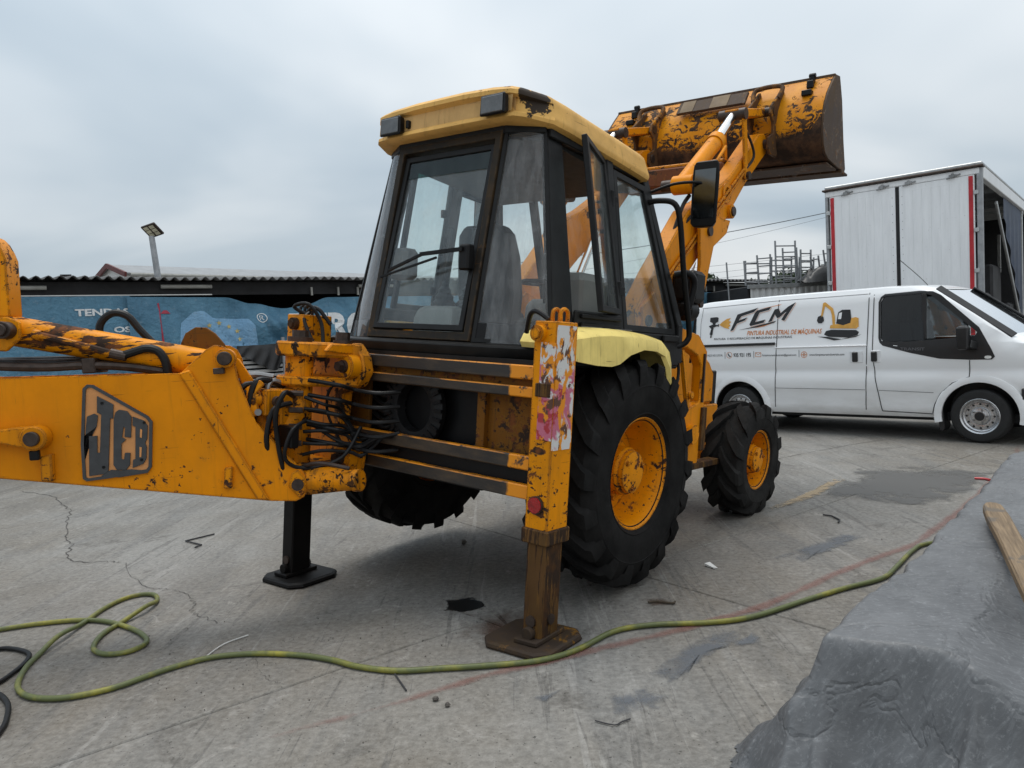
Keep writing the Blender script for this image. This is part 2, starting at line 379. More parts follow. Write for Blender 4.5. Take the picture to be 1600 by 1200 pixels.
wheel_silver = simple('steel_wheel', (.55, .55, .56), .28, .9, .25, 12)
tyre_road = simple('road_tyre', (.016, .016, .016), .8, 0, .2, 9, .1)
# trailer
m, t = mat('trailer_door_panel'); oc = t.n('TexCoord').outputs['Object']
d1 = t.noise(t.map(oc, (5, 1, .5)), 2.2, 7, .65); d2 = t.noise(oc, 30, 4, .7)
c = t.mix(t.step(d1, .35, .75), (.80, .81, .82), (.68, .69, .70)); c = t.mix(t.step(d2, .66, .72), c, (.36, .35, .34))
out(t, t.n('BsdfPrincipled', {'Base Color': c, 'Roughness': .45})); trailer_w = m
alu = simple('weathered_aluminium', (.42, .43, .43), .45, .5, .2, 8)
red_tape = simple('red_tape', (.42, .012, .02), .4)
dark_in = simple('dark_interior', (.012, .012, .013), .8)
cargo_m = simple('dark_cargo', (.02, .02, .022), .8, 0, .5, 3)
blue_curtain = simple('blue_curtain', (.007, .018, .05), .55, 0, .3, 3, .2)
# shed banner cloth
def cloth(name, c0, c1, rough=.6, sc=1.6):
    m, t = mat(name); oc = t.n('TexCoord').outputs['Object']
    a = t.noise(t.map(oc, (1, 1, .6)), sc, 7, .62, .5); b_ = t.noise(t.map(oc, (6, 1, .8)), 2.3, 6, .65)
    c = t.mix(t.step(a, .3, .7), c0, c1); c = t.mix(t.math('MULTIPLY', t.step(b_, .55, .75), .35), c, tuple(x * .35 for x in c0))
    c = t.mix(t.math('MULTIPLY', t.step(t.noise(oc, 9, 7, .7), .58, .72), .25), c, (.45, .48, .5))
    out(t, t.n('BsdfPrincipled', {'Base Color': c, 'Roughness': rough, 'Normal': t.n('Bump', {'Height': t.math('ADD', a, t.noise(oc, 14, 5)), 'Strength': .6, 'Distance': .06}).outputs[0]})); return m
blue_cloth = cloth('faded_blue_tarpaulin', (.046, .140, .225), (.105, .255, .37))
light_blue = cloth('pale_blue_print', (.16, .33, .52), (.22, .42, .62))
white_print = cloth('faded_white_print', (.62, .66, .68), (.74, .76, .77))
star_print = simple('faded_yellow_print', (.52, .42, .16), .6)
crim = simple('faded_red_print', (.36, .03, .06), .6)
black_cloth = simple('black_sheeting', (.012, .012, .013), .45, 0, .4, 3, .4)
shed_dark = simple('shed_dark_board', (.010, .0105, .012), .8, 0, .5, 3)
roof_sheet = simple('grey_roof_sheet', (.12, .12, .12), .7, 0, .4, 3, .2)
pale_pipe = simple('pale_gutter', (.27, .27, .25), .6)
white_wall = simple('white_render', (.62, .63, .63), .8, 0, .1, 2)
maroon = simple('maroon_fascia', (.10, .018, .016), .6)
grey_roof = simple('pale_sheet_roof', (.23, .24, .25), .6, 0, .15, 2)
leaf_m = simple('tree_leaf', (.035, .06, .025), .6, 0, .5, 2)
bark_m = simple('tree_bark', (.06, .045, .03), .9)
wire_m = simple('overhead_wire', (.03, .03, .033), .7)
cable_m = simple('far_cable', (.13, .14, .15), .7)
# foreground sheet
m, t = mat('grey_tarpaulin'); oc = t.n('TexCoord').outputs['Object']
a = t.noise(oc, 2.4, 6, .66, .6); b_ = t.noise(t.map(oc, (1, 7, 1), (0, 0, R(47))), 16, 6, .7); wv = t.noise(t.map(oc, (14, 90, 60), (0, 0, R(47))), 4, 3, .5)
c = t.mix(t.step(a, .30, .70), (.070, .073, .078), (.135, .139, .145))
c = t.mix(t.math('MULTIPLY', t.step(b_, .48, .70), .45), c, (.20, .207, .215))
c = t.mix(t.math('MULTIPLY', t.step(t.noise(oc, 5, 7, .75, 1.), .55, .68), .35), c, (.085, .087, .09))
c = t.mix(t.math('MULTIPLY', t.step(t.noise(oc, 55, 4, .7), .56, .70), .35), c, (.32, .33, .34))
c = t.mix(t.step(t.noise(t.map(oc, (4, 1.2, .5), (.3, .1, R(30))), 9, 6, .7, .6), .70, .71), c, (.02, .02, .02))
cr = t.noise(oc, 6, 7, .58, .4); c2 = t.math('ABSOLUTE', t.math('SUBTRACT', t.noise(oc, 3.1, 4, .5, .7), .5))
hgt = t.math('ADD', t.math('ADD', t.math('MULTIPLY', cr, .25), t.math('MULTIPLY', t.step(c2, .0, .03), .55)), t.math('MULTIPLY', wv, .06))
out(t, t.n('BsdfPrincipled', {'Base Color': c, 'Roughness': .5, 'Specular IOR Level': .45, 'Normal': t.n('Bump', {'Height': hgt, 'Strength': .4, 'Distance': .018}).outputs[0]})); tarp_m = m
m, t = mat('old_plank'); oc = t.n('TexCoord').outputs['Object']
a = t.noise(t.map(oc, (1.2, 22, 22)), 3, 6, .66, .4)
c = t.mix(t.step(a, .3, .7), (.10, .065, .035), (.27, .19, .11)); c = t.mix(t.step(t.noise(oc, 9, 5), .56, .62), c, (.12, .095, .07))
out(t, t.n('BsdfPrincipled', {'Base Color': c, 'Roughness': .75, 'Normal': t.n('Bump', {'Height': a, 'Strength': .5, 'Distance': .006}).outputs[0]})); plank_m = m
m, t = mat('green_yellow_hose'); oc = t.n('TexCoord').outputs['Object']
a = t.noise(oc, 3.2, 6, .65); b_ = t.noise(oc, 30, 4)
c = t.mix(t.step(a, .48, .70), (.095, .115, .036), (.30, .27, .03)); c = t.mix(t.math('MULTIPLY', t.step(b_, .5, .7), .4), c, (.07, .075, .03))
out(t, t.n('BsdfPrincipled', {'Base Color': c, 'Roughness': .5})); yhose_m = m
paper_m = simple('white_scrap', (.6, .6, .58), .8)
stone_m = simple('stone_chip', (.09, .08, .07), .9, 0, .5, 30)

# ------------------------------------------------------------ ground
rnd = random.Random(4)
ground = G().add([(-400, -60, -.05), (400, -60, -.05), (400, 700, -.05), (-400, 700, -.05)], [(0, 1, 2, 3)]).build('ground', concrete)
tag(ground, 'stained grey concrete yard floor', 'ground', kind='structure')
UX, UY = Vector((.792, .611)), Vector((-.611, .792))
for i in range(-4, 5):
    for j in range(-3, 5):
        u0, u1, v0, v1 = 3.58 + 5.2 * i, 3.58 + 5.2 * (i + 1), 3.46 + 5.5 * j, 3.46 + 5.5 * (j + 1)
        g_ = .005
        c4 = [UX * a + UY * b for a, b in ((u0 + g_, v0 + g_), (u1 - g_, v0 + g_), (u1 - g_, v1 - g_), (u0 + g_, v1 - g_))]
        dz = rnd.uniform(-.002, .0)
        G().hexa([(p.x, p.y, -.045) for p in c4], [(p.x, p.y, dz) for p in c4]).build('slab', concrete, ground, bevel=.006, smooth=0)
def fade_attr(o, vals):
    at = o.data.attributes.new('fade', 'FLOAT', 'POINT'); at.data.foreach_set('value', vals)
def sheet(name, pts, m, z, wob=.02, parent=ground):
    P = []; n = len(pts); cx = sum(p[0] for p in pts) / n; cy = sum(p[1] for p in pts) / n
    for i in range(n):
        a, b = Vector(pts[i]), Vector(pts[(i + 1) % n]); k = max(2, int((b - a).length / .06))
        for j in range(k):
            q = a.lerp(b, j / k); q = Vector((cx, cy)).lerp(q, 1.25)
            P.append((q.x + noise.noise((q.x * 9, q.y * 9, 1)) * wob, q.y + noise.noise((q.x * 9, q.y * 9, 5)) * wob, z))
    N = len(P); P.append((cx, cy, z))
    o = G().add(P, [(i, (i + 1) % N, N) for i in range(N)]).build(name, m, parent, smooth=0, fix=False); fade_attr(o, [0.] * N + [1.]); return o
def strip(name, pts, wd, m, z, parent=ground, k=8, jag=0., kmin=0.):
    P = catmull([(x, y, z) for x, y in pts], k); vs = []
    for i, p in enumerate(P):
        d = (P[min(i + 1, len(P) - 1)] - P[max(i - 1, 0)]).normalized(); nn = Vector((-d.y, d.x, 0))
        o = nn * rnd.uniform(-jag, jag); ww = wd * (rnd.uniform(.3, 1.1) if jag else 1)
        vs += [p + o - nn * ww / 2, p + o, p + o + nn * ww / 2]
    o = G().add(vs, [f for i in range(len(P) - 1) for f in ((3*i, 3*i+1, 3*i+4, 3*i+3), (3*i+1, 3*i+2, 3*i+5, 3*i+4))]).build(name, m, parent, smooth=0, fix=False)
    n = len(P); fade_attr(o, [v for i in range(n) for v in (0., min(1., i / 22, (n - 1 - i) / 12), 0.)]); return o
strip('red_painted_line', [(-1.275, 2.929), (-.983, 3.058), (-.653, 3.215), (-.406, 3.351), (-.2, 3.471), (.151, 3.613), (.602, 3.791), (.984, 3.957), (1.417, 4.186), (1.978, 4.614), (2.485, 4.969), (2.928, 5.287), (4.2, 6.6), (5.646, 8.258), (6.318, 9.154)], .105, red_line, .0045)
sheet('dark_floor_patch', [(2.882, 6.887), (3.744, 7.854), (4.388, 7.893), (4.725, 7.339), (4.011, 6.596), (3.497, 6.303)], dark_patch, .004, .05)
sheet('mortar_patch', [(2.194, 6.318), (2.822, 6.816), (3.366, 7.452), (3.366, 7.629), (2.816, 7.022), (2.208, 6.436)], tan_film, .0065, .03)
sheet('oil_stain', [(-.49, 4.471), (-.456, 4.545), (-.356, 4.564), (-.264, 4.493), (-.253, 4.403), (-.324, 4.35), (-.4, 4.33), (-.463, 4.392)], oil_m, .004, .045)
for q in ([(.555, 3.355), (.907, 3.792), (1.173, 3.885), (1.089, 3.727), (.87, 3.524), (.623, 3.252)], [(.353, 3.192), (.509, 3.265), (.61, 3.193), (.554, 3.057), (.361, 3.051)],
          [(1.057, 3.731), (1.228, 3.791), (1.204, 3.671), (1.039, 3.615)], [(1.814, 5.061), (2.557, 5.598), (2.567, 5.412), (1.886, 4.901)], [(.01, 3.23), (.129, 3.278), (.109, 3.19), (.051, 3.156)]):
    sheet('paint_scuff', q, grey_film, .0035, .06)
sheet('rust_stain', [(-.399, 4.056), (-.23, 4.433), (.077, 4.23), (.301, 3.831), (.087, 3.621), (-.208, 3.735)], rust_film, .003, .12)
sheet('rust_stain', [(.742, 4.362), (.861, 4.377), (.876, 4.267), (.759, 4.253)], rust_film, .0035, .06)
strip('crack', [(-6.4, 9.43), (-5.755, 8.997), (-5.196, 8.336), (-4.894, 7.952), (-4.564, 7.324), (-4.22, 6.774), (-3.993, 6.473), (-3.821, 6.092), (-3.625, 5.914), (-3.335, 5.863), (-3.229, 5.81)], .011, crack_m, .003, jag=.02)
strip('crack', [(-3.172, 5.8), (-2.739, 5.192), (-2.53, 5.091), (-2.377, 5.001), (-2.233, 4.852), (-2.155, 4.721), (-2.116, 4.601), (-1.981, 4.474), (-1.854, 4.353)], .0055, crack_m, .003, jag=.016)
strip('crack', [(-1.44, 3.827), (-1.363, 3.651), (-1.26, 3.534), (-1.184, 3.491)], .003, crack_m, .003, jag=.008)
strip('crack', [(2.6, 8.5), (3.025, 8.764), (4.412, 9.593), (5.608, 10.072)], .012, crack_m, .003, jag=.006)

# grit on the floor
def lump(g, c, r, sq=.7):
    vs = []
    for z, k in ((-.8, .5), (0, 1), (.75, .6)):
        vs += [Vector((c[0] + math.cos(a * 1.2566) * r * k * rnd.uniform(.6, 1.2), c[1] + math.sin(a * 1.2566) * r * k * rnd.uniform(.6, 1.2), c[2] + r * sq * (z + .8))) for a in range(5)]
    g.add(vs, [(0,1,6,5),(1,2,7,6),(2,3,8,7),(3,4,9,8),(4,0,5,9),(5,6,11,10),(6,7,12,11),(7,8,13,12),(8,9,14,13),(9,5,10,14),(10,11,12,13,14),(4,3,2,1,0)])
g = G()
for i in range(150):
    x = rnd.uniform(-3.2, 3); y = rnd.uniform(2.6, 7.5)
    if rnd.random() < .5: x, y = rnd.gauss(-1.2, .6), rnd.gauss(3.7, .35)
    lump(g, (x, y, .001), rnd.uniform(.0015, .005))
tag(g.build('grit', stone_m, smooth=0), 'scattered dark grit on the concrete', 'grit', kind='stuff')
for (x, y, r, lb) in ((-.423, 3.248, .018, 'small dark stone nearest the red line, left of a second stone'), (-.365, 3.19, .016, 'small dark stone beside the red line, right of its twin'), (-.455, 5.826, .03, 'dark clod on the floor under the machine')):
    g = G(); lump(g, (x, y, 0), r); tag(g.build('stone', stone_m, smooth=0), lb, 'stone')
def wirebit(name, pts, r, m, label, cat, k=1):
    tag(G().tube([(x, y, r + .003) for x, y in pts], r, 6, k).build(name, m), label, cat)
wirebit('bent_wire', [(-2.762, 6.568), (-2.936, 6.37), (-2.728, 6.209), (-2.752, 6.136)], .007, wire_m, 'black bent wire in an angular hook on concrete under the boom', 'wire')
wirebit('bent_wire', [(2.552, 6.097), (2.603, 6.041), (2.608, 5.909), (2.564, 5.835)], .007, wire_m, 'short hooked dark wire on floor right of the front wheel', 'wire')
wirebit('stick', [(-.653, 3.531), (-.571, 3.35)], .004, wire_m, 'thin black stick beside the middle of the green hose', 'stick')
wirebit('white_cord', [(-1.721, 3.87), (-1.687, 4.023), (-1.591, 4.135)], .0035, paper_m, 'thin white strip lying behind the green hose', 'cord', 5)
wirebit('twig', [(.742, 4.30), (.80, 4.31), (.876, 4.267), (.90, 4.29)], .007, bark_m, 'brown twig litter right of the near stabiliser foot', 'twig', 3)
wirebit('twig', [(.272, 2.991), (.346, 2.948), (.38, 2.97), (.42, 2.991)], .003, wire_m, 'tiny black twig on bare concrete near the bottom edge', 'twig', 3)
tag(G().hexa([(1.25, 4.95, .004), (1.29, 4.87, .004), (1.32, 4.88, .004), (1.29, 4.96, .004)], [(1.25, 4.95, .02), (1.29, 4.87, .012), (1.32, 4.88, .006), (1.29, 4.96, .024)]).build('paper_scrap', paper_m), 'crumpled white paper scrap on floor beside the big rear wheel', 'paper')
tag(G().tube([(4.50, 7.16, .012), (4.56, 7.11, .014), (4.58, 7.05, .012)], .012, 6).build('red_scrap', red_tape), 'small red plastic scrap on the dark floor patch', 'scrap')

# hoses
yh = [(-3.6, 4.30), (-3.316, 4.385), (-3.224, 4.412), (-3.029, 4.477), (-2.788, 4.504), (-2.581, 4.455), (-2.355, 4.313), (-2.21, 4.18), (-2.15, 4.08), (-2.17, 3.99), (-2.24, 3.945), (-2.34, 3.96), (-2.437, 4.058), (-2.49, 4.25), (-2.47, 4.441), (-2.42, 4.62), (-2.43, 4.79), (-2.51, 4.92), (-2.62, 4.94), (-2.70, 4.85), (-2.73, 4.68), (-2.722, 4.443), (-2.715, 4.2), (-2.706, 4.008), (-2.662, 3.818), (-2.575, 3.626), (-2.478, 3.515), (-2.358, 3.455), (-2.205, 3.45), (-2.03, 3.53), (-1.868, 3.70), (-1.683, 3.825), (-1.444, 3.845), (-1.19, 3.792), (-1.005, 3.712), (-.849, 3.615), (-.644, 3.545), (-.423, 3.545), (-.203, 3.548), (.056, 3.572), (.258, 3.675), (.48, 3.885), (.702, 3.945), (1.013, 3.935), (1.274, 3.988), (1.647, 4.192), (1.937, 4.344), (2.234, 4.483), (2.439, 4.695), (2.691, 4.981), (2.888, 5.134), (3.3, 5.2)]
tag(G().tube([(x, y, .016 + (.024 if i in (15, 22) else 0)) for i, (x, y) in enumerate(yh)], .0145, 10, 7).build('air_hose', yhose_m, smooth=60), 'long yellow-green hose looping on the floor and running to the tarpaulin', 'hose')
tag(G().tube([(x, y, .014) for x, y in [(-3.5, 3.9), (-3.07, 4.053), (-3.0, 4.113), (-2.896, 4.091), (-2.774, 4.016), (-2.718, 3.903), (-2.698, 3.77), (-2.70, 3.653), (-2.76, 3.58), (-2.70, 3.56), (-2.607, 3.53), (-2.486, 3.42), (-2.40, 3.291), (-2.345, 3.173), (-2.32, 3.02), (-2.4, 2.8)]], .0125, 8, 7).build('black_hose', hose_m, smooth=60), 'black rubber hose curling in at the left edge', 'hose')

# ------------------------------------------------------------ tarpaulin-covered barrier in the foreground
A0 = Vector((1.07, 2.57)); EA = Vector((.685, .729)); EB = Vector((.729, -.685))
def sm(a, b, x):
    x = max(0, min(1, (x - a) / (b - a))); return x * x * (3 - 2 * x)
def lerp(a, b, t): return a + (b - a) * t
def smin(a, b, k):
    h = max(k - abs(a - b), 0) / k; return min(a, b) - h * h * k * .25
def tz(a, b):
    top = .50 + .10 * sm(1.3, 3.6, a) + .012 * math.sin(a * 4.2 + b * 3) + .015 * noise.noise((a * 1.5, b * 2, 8))
    ridge = lambda v: (1 - abs(v)) ** 3
    fl = (ridge(noise.noise((a * 3.2 + .6 * b, .3, 3.))) - .5) * .12 + (ridge(noise.noise((a * 8. - b, .3, 8.))) - .5) * .04
    fn = (ridge(noise.noise((b * 4.0 + .5 * a, .7, 1.))) - .5) * .14 + (ridge(noise.noise((b * 9.0 - .8 * a, .2, 6.))) - .5) * .05
    def drop(x, f):            # hangs steeply from the top edge, then spreads out on the floor
        x = x + f * sm(.0, -.2, x)
        return top + (x * 3.0 if x > -.10 else -.30 + (x + .10) * 1.25) if x < 0 else 9.
    left = drop(b, fl)
    near = drop(a - .10 * max(0, min(1, b / .37)), fn)
    if left > 8: left = top + b * .6
    if near > 8: near = top + a * .6
    right = top - .50 * (b - .37 - .05 * sm(1., 2., a)) * (1 - .55 * sm(1.0, 1.9, a))
    z = smin(smin(top, left, .012), smin(near, right, .03), .012)
    sl = sm(0, .3, top - z)
    f = noise.noise((a * 2.6 + b * 1.0, b * 7, 3.)) * .022 * sl + noise.noise((a * 3.5, b * 3.5, 9.)) * .007 + noise.noise((a * 11, b * 11, 2.)) * .0015
    f += (ridge(noise.noise((a * 2.1 - b * 2.8, b * 2.0 + a, 5.))) - .6) * .030 * (sl * .8 + .08)
    f += (ridge(noise.noise((a * 5.1 + b * 2.2, b * 4.0 - a * 3, 15.))) - .6) * .006
    f += (ridge(noise.noise((a * .9 + b * 3.4, a * 1.1 - b * .5, 21.))) - .55) * .055 * sl + (ridge(noise.noise((b * 1.2 + a * 3.0, b * .8, 31.))) - .55) * .016
    return max(0.004, z + f * sm(-.02, .12, z))
na, nb = 260, 150
vs = []
for i in range(na):
    for j in range(nb):
        a = -.75 + 4.6 * i / (na - 1); b = -.5 + 2.1 * j / (nb - 1)
        p = A0 + EA * a + EB * b
        # vertical folds push the skirt in and out
        wob = noise.noise((a * 6, b * 6, 1.)) * .02
        vs.append((p.x + wob, p.y - wob, tz(a, b)))
fs = [(i*nb + j, i*nb + j + 1, (i+1)*nb + j + 1, (i+1)*nb + j) for i in range(na - 1) for j in range(nb - 1)]
def hz(f): return any(vs[k][2] > .0045 for k in f)
tag(G().add(vs, [f for f in fs if hz(f)]).build('tarpaulin', tarp_m, smooth=180), 'creased grey tarpaulin draped over a long low block in the foreground', 'tarpaulin')
def tpt(a, b, dz=0):
    p = A0 + EA * a + EB * b; return Vector((p.x, p.y, dz))
pa, pb = tpt(1.90, .17, .600), tpt(.45, .60, .560)
dl = (pb - pa); L_ = dl.length; dl.normalize(); sd = Vector((0, 0, 1)).cross(dl).normalized(); up = dl.cross(sd)
PM = Matrix((( dl.x, sd.x, up.x, pa.x), (dl.y, sd.y, up.y, pa.y), (dl.z, sd.z, up.z, pa.z), (0, 0, 0, 1)))
prof = [(0.02, -.030), (.0, -.005), (.012, .028), (.05, .046), (.25, .053), (.5, .050), (L_, .054), (L_, -.054), (.6, -.046), (.3, -.050), (.08, -.044)]
o = G().prism(prof, -.022, .026, lambda u, v, t: (u, v, t)).build('wooden_plank', plank_m, bevel=.008, M=PM)
tag(o, 'worn brown wooden plank lying on the grey tarpaulin', 'plank')

# ------------------------------------------------------------ shed behind, its own frame: x along the front, y away, z up
SA = R(34.97); SM = Matrix.Translation((-7.8, 11.9, 0)) @ Matrix.Rotation(SA, 4, 'Z')
shed = tag(empty('open_shed', SM), 'long low shed with black corrugated roof edge behind the machine', 'shed')
g = G(); lam = .17; rows = []
xs = [(-3.5 + i * lam / 6) for i in range(int(22.6 / lam * 6))]
for (y, z) in ((-.30, 3.0), (2.5, 3.22), (6, 3.5)):
    rows.append([(x, y, z + .03 * math.sin(2 * math.pi * x / lam) + .02 * noise.noise((x * .7, y, 0))) for x in xs])
g.loft(rows, closed=False, caps=False)
ro = g.build('corrugated_roof', roof_sheet, shed, smooth=40)
so_ = ro.modifiers.new('thick', 'SOLIDIFY'); so_.thickness = .012
G().box((-3.5, -.06, 2.73), (19.05, .02, 2.96)).build('fascia_board', shed_dark, shed)
G().box((-3.5, 5.6, 0), (19.05, 5.7, 3.4)).build('back_wall', shed_dark, shed)
G().box((-3.6, -.02, 0), (-3.5, 5.7, 2.95)).build('side_wall', shed_dark, shed)
G().box((19.0, .05, 0), (19.1, 5.7, 2.95)).build('side_wall', shed_dark, shed)
for x0, x1, z in ((-.3, .35, 2.86), (2.05, 2.9, 2.875), (5.75, 6.6, 2.88), (17.3, 18.6, 2.88)):
    G().cyl((x0, -.13, z), (x1, -.13, z), .035, n=10).build('gutter_pipe', pale_pipe, shed)
for x in (4.75, 5.3, 5.72, 16.4, 16.75): G().box((x, -.12, 2.70), (x + .035, -.08, 2.86)).build('hanging_strap', pale_pipe, shed)
G().box((-.3, -.105, 2.725), (2.9, -.065, 2.742)).build('white_rail', white_wall, shed)
for x in (-1.5, 2.0, 6, 10, 14, 18.5): G().box((x, .1, 0), (x + .1, .2, 2.9)).build('post', shed_dark, shed)

# banner cloth of the shed
def lerps(x, pts):
    if x <= pts[0][0]: return pts[0][1]
    for (a, va), (b, vb) in zip(pts, pts[1:]):
        if x <= b:
            u = (x - a) / (b - a); u = u * u * (3 - 2 * u); return va + (vb - va) * u
    return pts[-1][1]
TOP = [(1.5, 2.70), (3.1, 2.68), (3.6, 2.56), (4.2, 2.46), (4.6, 2.50), (5.1, 2.66), (19, 2.68)]
def cl_y(x, z):
    f = noise.noise((x * 1.4, z * .8, 0)) * .18 + (1 - abs(noise.noise((x * 2.8 + z * 2.0, z * 1.2, 4)))) ** 3 * .12 - .06 + noise.noise((x * 11 - z * 4, z * 5, 7)) * .012
    d = (2.7 - z)
    sag = .09 * math.exp(-((x - 4.2) / .7) ** 2) * math.sin(d * 9)
    return -.12 + f * (.35 + .65 * min(1, d)) + sag
def cl_y2(x, z): return -.10 + noise.noise((x * 2.2, z * 1.2, 11)) * .03 + noise.noise((x * 7, z * 1.6, 2)) * .012
def banner(name, x0, x1, top, bot, fy, m, label):
    nx = int((x1 - x0) / .06); nz = 26; vs = []
    for i in range(nx + 1):
        x = x0 + (x1 - x0) * i / nx; zt = lerps(x, top); zb = lerps(x, bot)
        for j in range(nz + 1):
            z = zt + (zb - zt) * j / nz; vs.append((x, fy(x, z), z))
    fs = [(i*(nz+1) + j, (i+1)*(nz+1) + j, (i+1)*(nz+1) + j + 1, i*(nz+1) + j + 1) for i in range(nx) for j in range(nz)]
    return tag(G().add(vs, fs).build(name, m, smooth=180, M=SM), label, 'tarpaulin')
b1 = banner('banner_tarpaulin', -3.4, 1.55, [(-4, 2.72), (9, 2.72)], [(-4, 1.1), (9, 1.1)], cl_y2, blue_cloth, 'faded blue tarpaulin lettered TENDAS hanging under the shed roof at left')
b2 = banner('banner_tarpaulin', 1.5, 19.0, TOP, [(1.5, 1.2), (2.6, 1.5), (3.4, 1.72), (4.2, 1.66), (5.7, 1.70), (6.5, 1.3), (12, 1.2), (19, 1.0)], cl_y, blue_cloth, 'sagging blue tarpaulin with big white letters and pale flag print')
def on(fy, off=.012): return lambda x, z: (x, fy(x, z) - off, z)
def print_text(txt, x0, x1, z0, z1, fy, m, parent, bold=.02, name='lettering', off=.012):
    f = on(fy, off); text_flat(txt, lambda a, b: f(lerp(x0, x1, a), lerp(z0, z1, b)), bold).build(name, m, parent, smooth=0, fix=False)
def print_poly(name, pts, fy, m, parent, off=.010):
    """printed area following the cloth: strips of cells clipped to the outline"""
    x0 = min(p[0] for p in pts); x1 = max(p[0] for p in pts); f = on(fy, off); n = max(2, int((x1 - x0) / .05)); cols = []
    for i in range(n + 1):
        x = x0 + (x1 - x0) * (i + .001 * (i == 0) - .001 * (i == n)) / n; zs = []
        for a, b in zip(pts, pts[1:] + pts[:1]):
            if (a[0] - x) * (b[0] - x) <= 0 and a[0] != b[0]: zs.append(a[1] + (b[1] - a[1]) * (x - a[0]) / (b[0] - a[0]))
        lo, hi = min(zs), max(zs); cols.append([f(x, lo + (hi - lo) * k / 10) for k in range(11)])
    G().loft(cols, closed=False, caps=False).build(name, m, parent, smooth=180)
print_text('TENDAS', .72, 1.53, 2.39, 2.51, cl_y2, white_print, b1, .035)
print_text('OS', 1.27, 1.53, 2.10, 2.20, cl_y2, white_print, b1, .035)
print_poly('flag_print', [(2.28, 1.80), (2.30, 2.2), (2.55, 2.42), (2.72, 2.44), (2.9, 2.30), (3.5, 2.27), (3.62, 2.1), (3.64, 1.76), (2.9, 1.78)], cl_y, light_blue, b2)
for x, z in ((2.80, 2.17), (2.98, 2.21), (3.15, 2.14), (3.29, 2.05), (3.33, 1.90)):
    f = on(cl_y, .02); pts = [f(x + math.sin(k * math.pi / 5) * (.05 if k % 2 == 0 else .022), z + math.cos(k * math.pi / 5) * (.05 if k % 2 == 0 else .022)) for k in range(10)]
    G().add(pts, [list(range(10))]).build('star_print', star_print, b2, smooth=0)
print_poly('red_print', [(1.97, 1.9), (1.965, 2.58), (2.02, 2.60), (2.03, 1.9)], cl_y, crim, b2)
print_poly('red_print', [(2.0, 2.40), (2.02, 2.46), (2.16, 2.46), (2.17, 2.40)], cl_y, crim, b2, .014)
print_text('R', 3.695, 3.775, 2.235, 2.325, cl_y, white_print, b2, .0)
f = on(cl_y, .012); n = 24; ring = [[f(3.735 + math.cos(6.283*i/n) * r, 2.28 + math.sin(6.283*i/n) * r) for i in range(n)] for r in (.075, .090)]
G().loft(ring, caps=False).build('ring_print', white_print, b2, smooth=0)
print_text('EURO', 4.27, 5.98, 1.82, 2.36, cl_y, white_print, b2, .05, off=.016)
print_poly('diamond_print', [(15.75, 1.95), (15.95, 2.25), (16.15, 1.95), (15.95, 1.65)], cl_y, white_print, b2)
print_poly('diamond_print', [(15.85, 1.95), (15.95, 2.1), (16.05, 1.95), (15.95, 1.8)], cl_y, blue_cloth, b2, .02)

# things stacked below the cloth
g = G(); vs = []
for i in range(61):
    x = 3.2 + 2.4 * i / 60
    for j in range(13):
        t_ = j / 12; z = 1.78 - t_ * lerps(x, [(3.2, .2), (3.9, .5), (4.1, .12), (4.6, .5), (5.6, .45)])
        vs.append((x, -.34 - .05 * t_ + .04 * math.sin(x * 31 + 6 * t_) * t_ + .05 * noise.noise((x * 4, z * 3, 2)), z + .02 * noise.noise((x * 3, z * 8, 1))))
g.add(vs, [(i*13 + j, (i+1)*13 + j, (i+1)*13 + j + 1, i*13 + j + 1) for i in range(60) for j in range(12)])
tag(g.build('black_sheet', black_cloth, smooth=180, M=SM), 'rumpled black sheeting bunched below the blue tarpaulin', 'sheeting')
rack = tag(empty('profile_stack', SM), 'stack of long silver aluminium profiles under the black sheeting', 'stack')
for k in range(9):
    z = .92 + k * .085; G().box((3.1 + .05 * (k % 3), -.30 + .02 * (k % 2), z), (6.4, -.1, z + .055)).build('profile', alu, rack, bevel=.006)
for x in (3.5, 5.9): G().box((x, -.29, 0), (x + .08, -.12, .915)).build('trestle', galv, rack)
tag(G().cyl((4.02, -.45, 0), (4.02, -.45, 1.90), .035, n=12).build('steel_post', galv, M=SM), 'thin grey steel post standing before the silver profiles', 'post')
tag(G().box((-.2, -.9, 0), (3.2, -.3, .8)).build('dark_bench', shed_dark, bevel=.01, M=SM), 'low dark bench behind the boom below the blue tarpaulin', 'bench')

# ------------------------------------------------------------ farther buildings
wh = tag(empty('warehouse', Matrix.Translation((-18.74, 35.33, 0)) @ Matrix.Rotation(R(47), 4, 'Z')), 'far white warehouse with maroon gable edge above the shed roof', 'warehouse')
rz, ez = 6.15, 5.62
G().prism([(-2.0, 0), (-2.0, ez), (0, rz - .03), (2.0, ez), (2.0, 0)], 0, .3, lambda u, v, t: (t, u, v)).build('gable_wall', white_wall, wh)
G().box((.3, -2.0, 0), (24, -1.8, ez - .08)).build('side_wall', white_wall, wh)
for s in (-1, 1):
    G().hexa([(-.15, s*2.2, ez - .06), (25, s*2.2, ez - .06), (25, 0, rz), (-.15, 0, rz)], [(-.15, s*2.2, ez), (25, s*2.2, ez), (25, 0, rz + .06), (-.15, 0, rz + .06)]).build('roof_slope', grey_roof, wh)
    G().beam((-.2, s*2.25, ez - .1), (-.2, 0, rz + .0), .22, .1, (1, 0, 0)).build('gable_fascia', maroon, wh)
G().cyl((0, -2.25, ez - .1), (25, -2.25, ez - .1), .09, n=10).build('gutter', pale_pipe, wh)
for x in (8, 14.5): G().cyl((x, -2.08, 3), (x, -2.08, ez - .1), .07, n=8).build('downpipe', pale_pipe, wh)
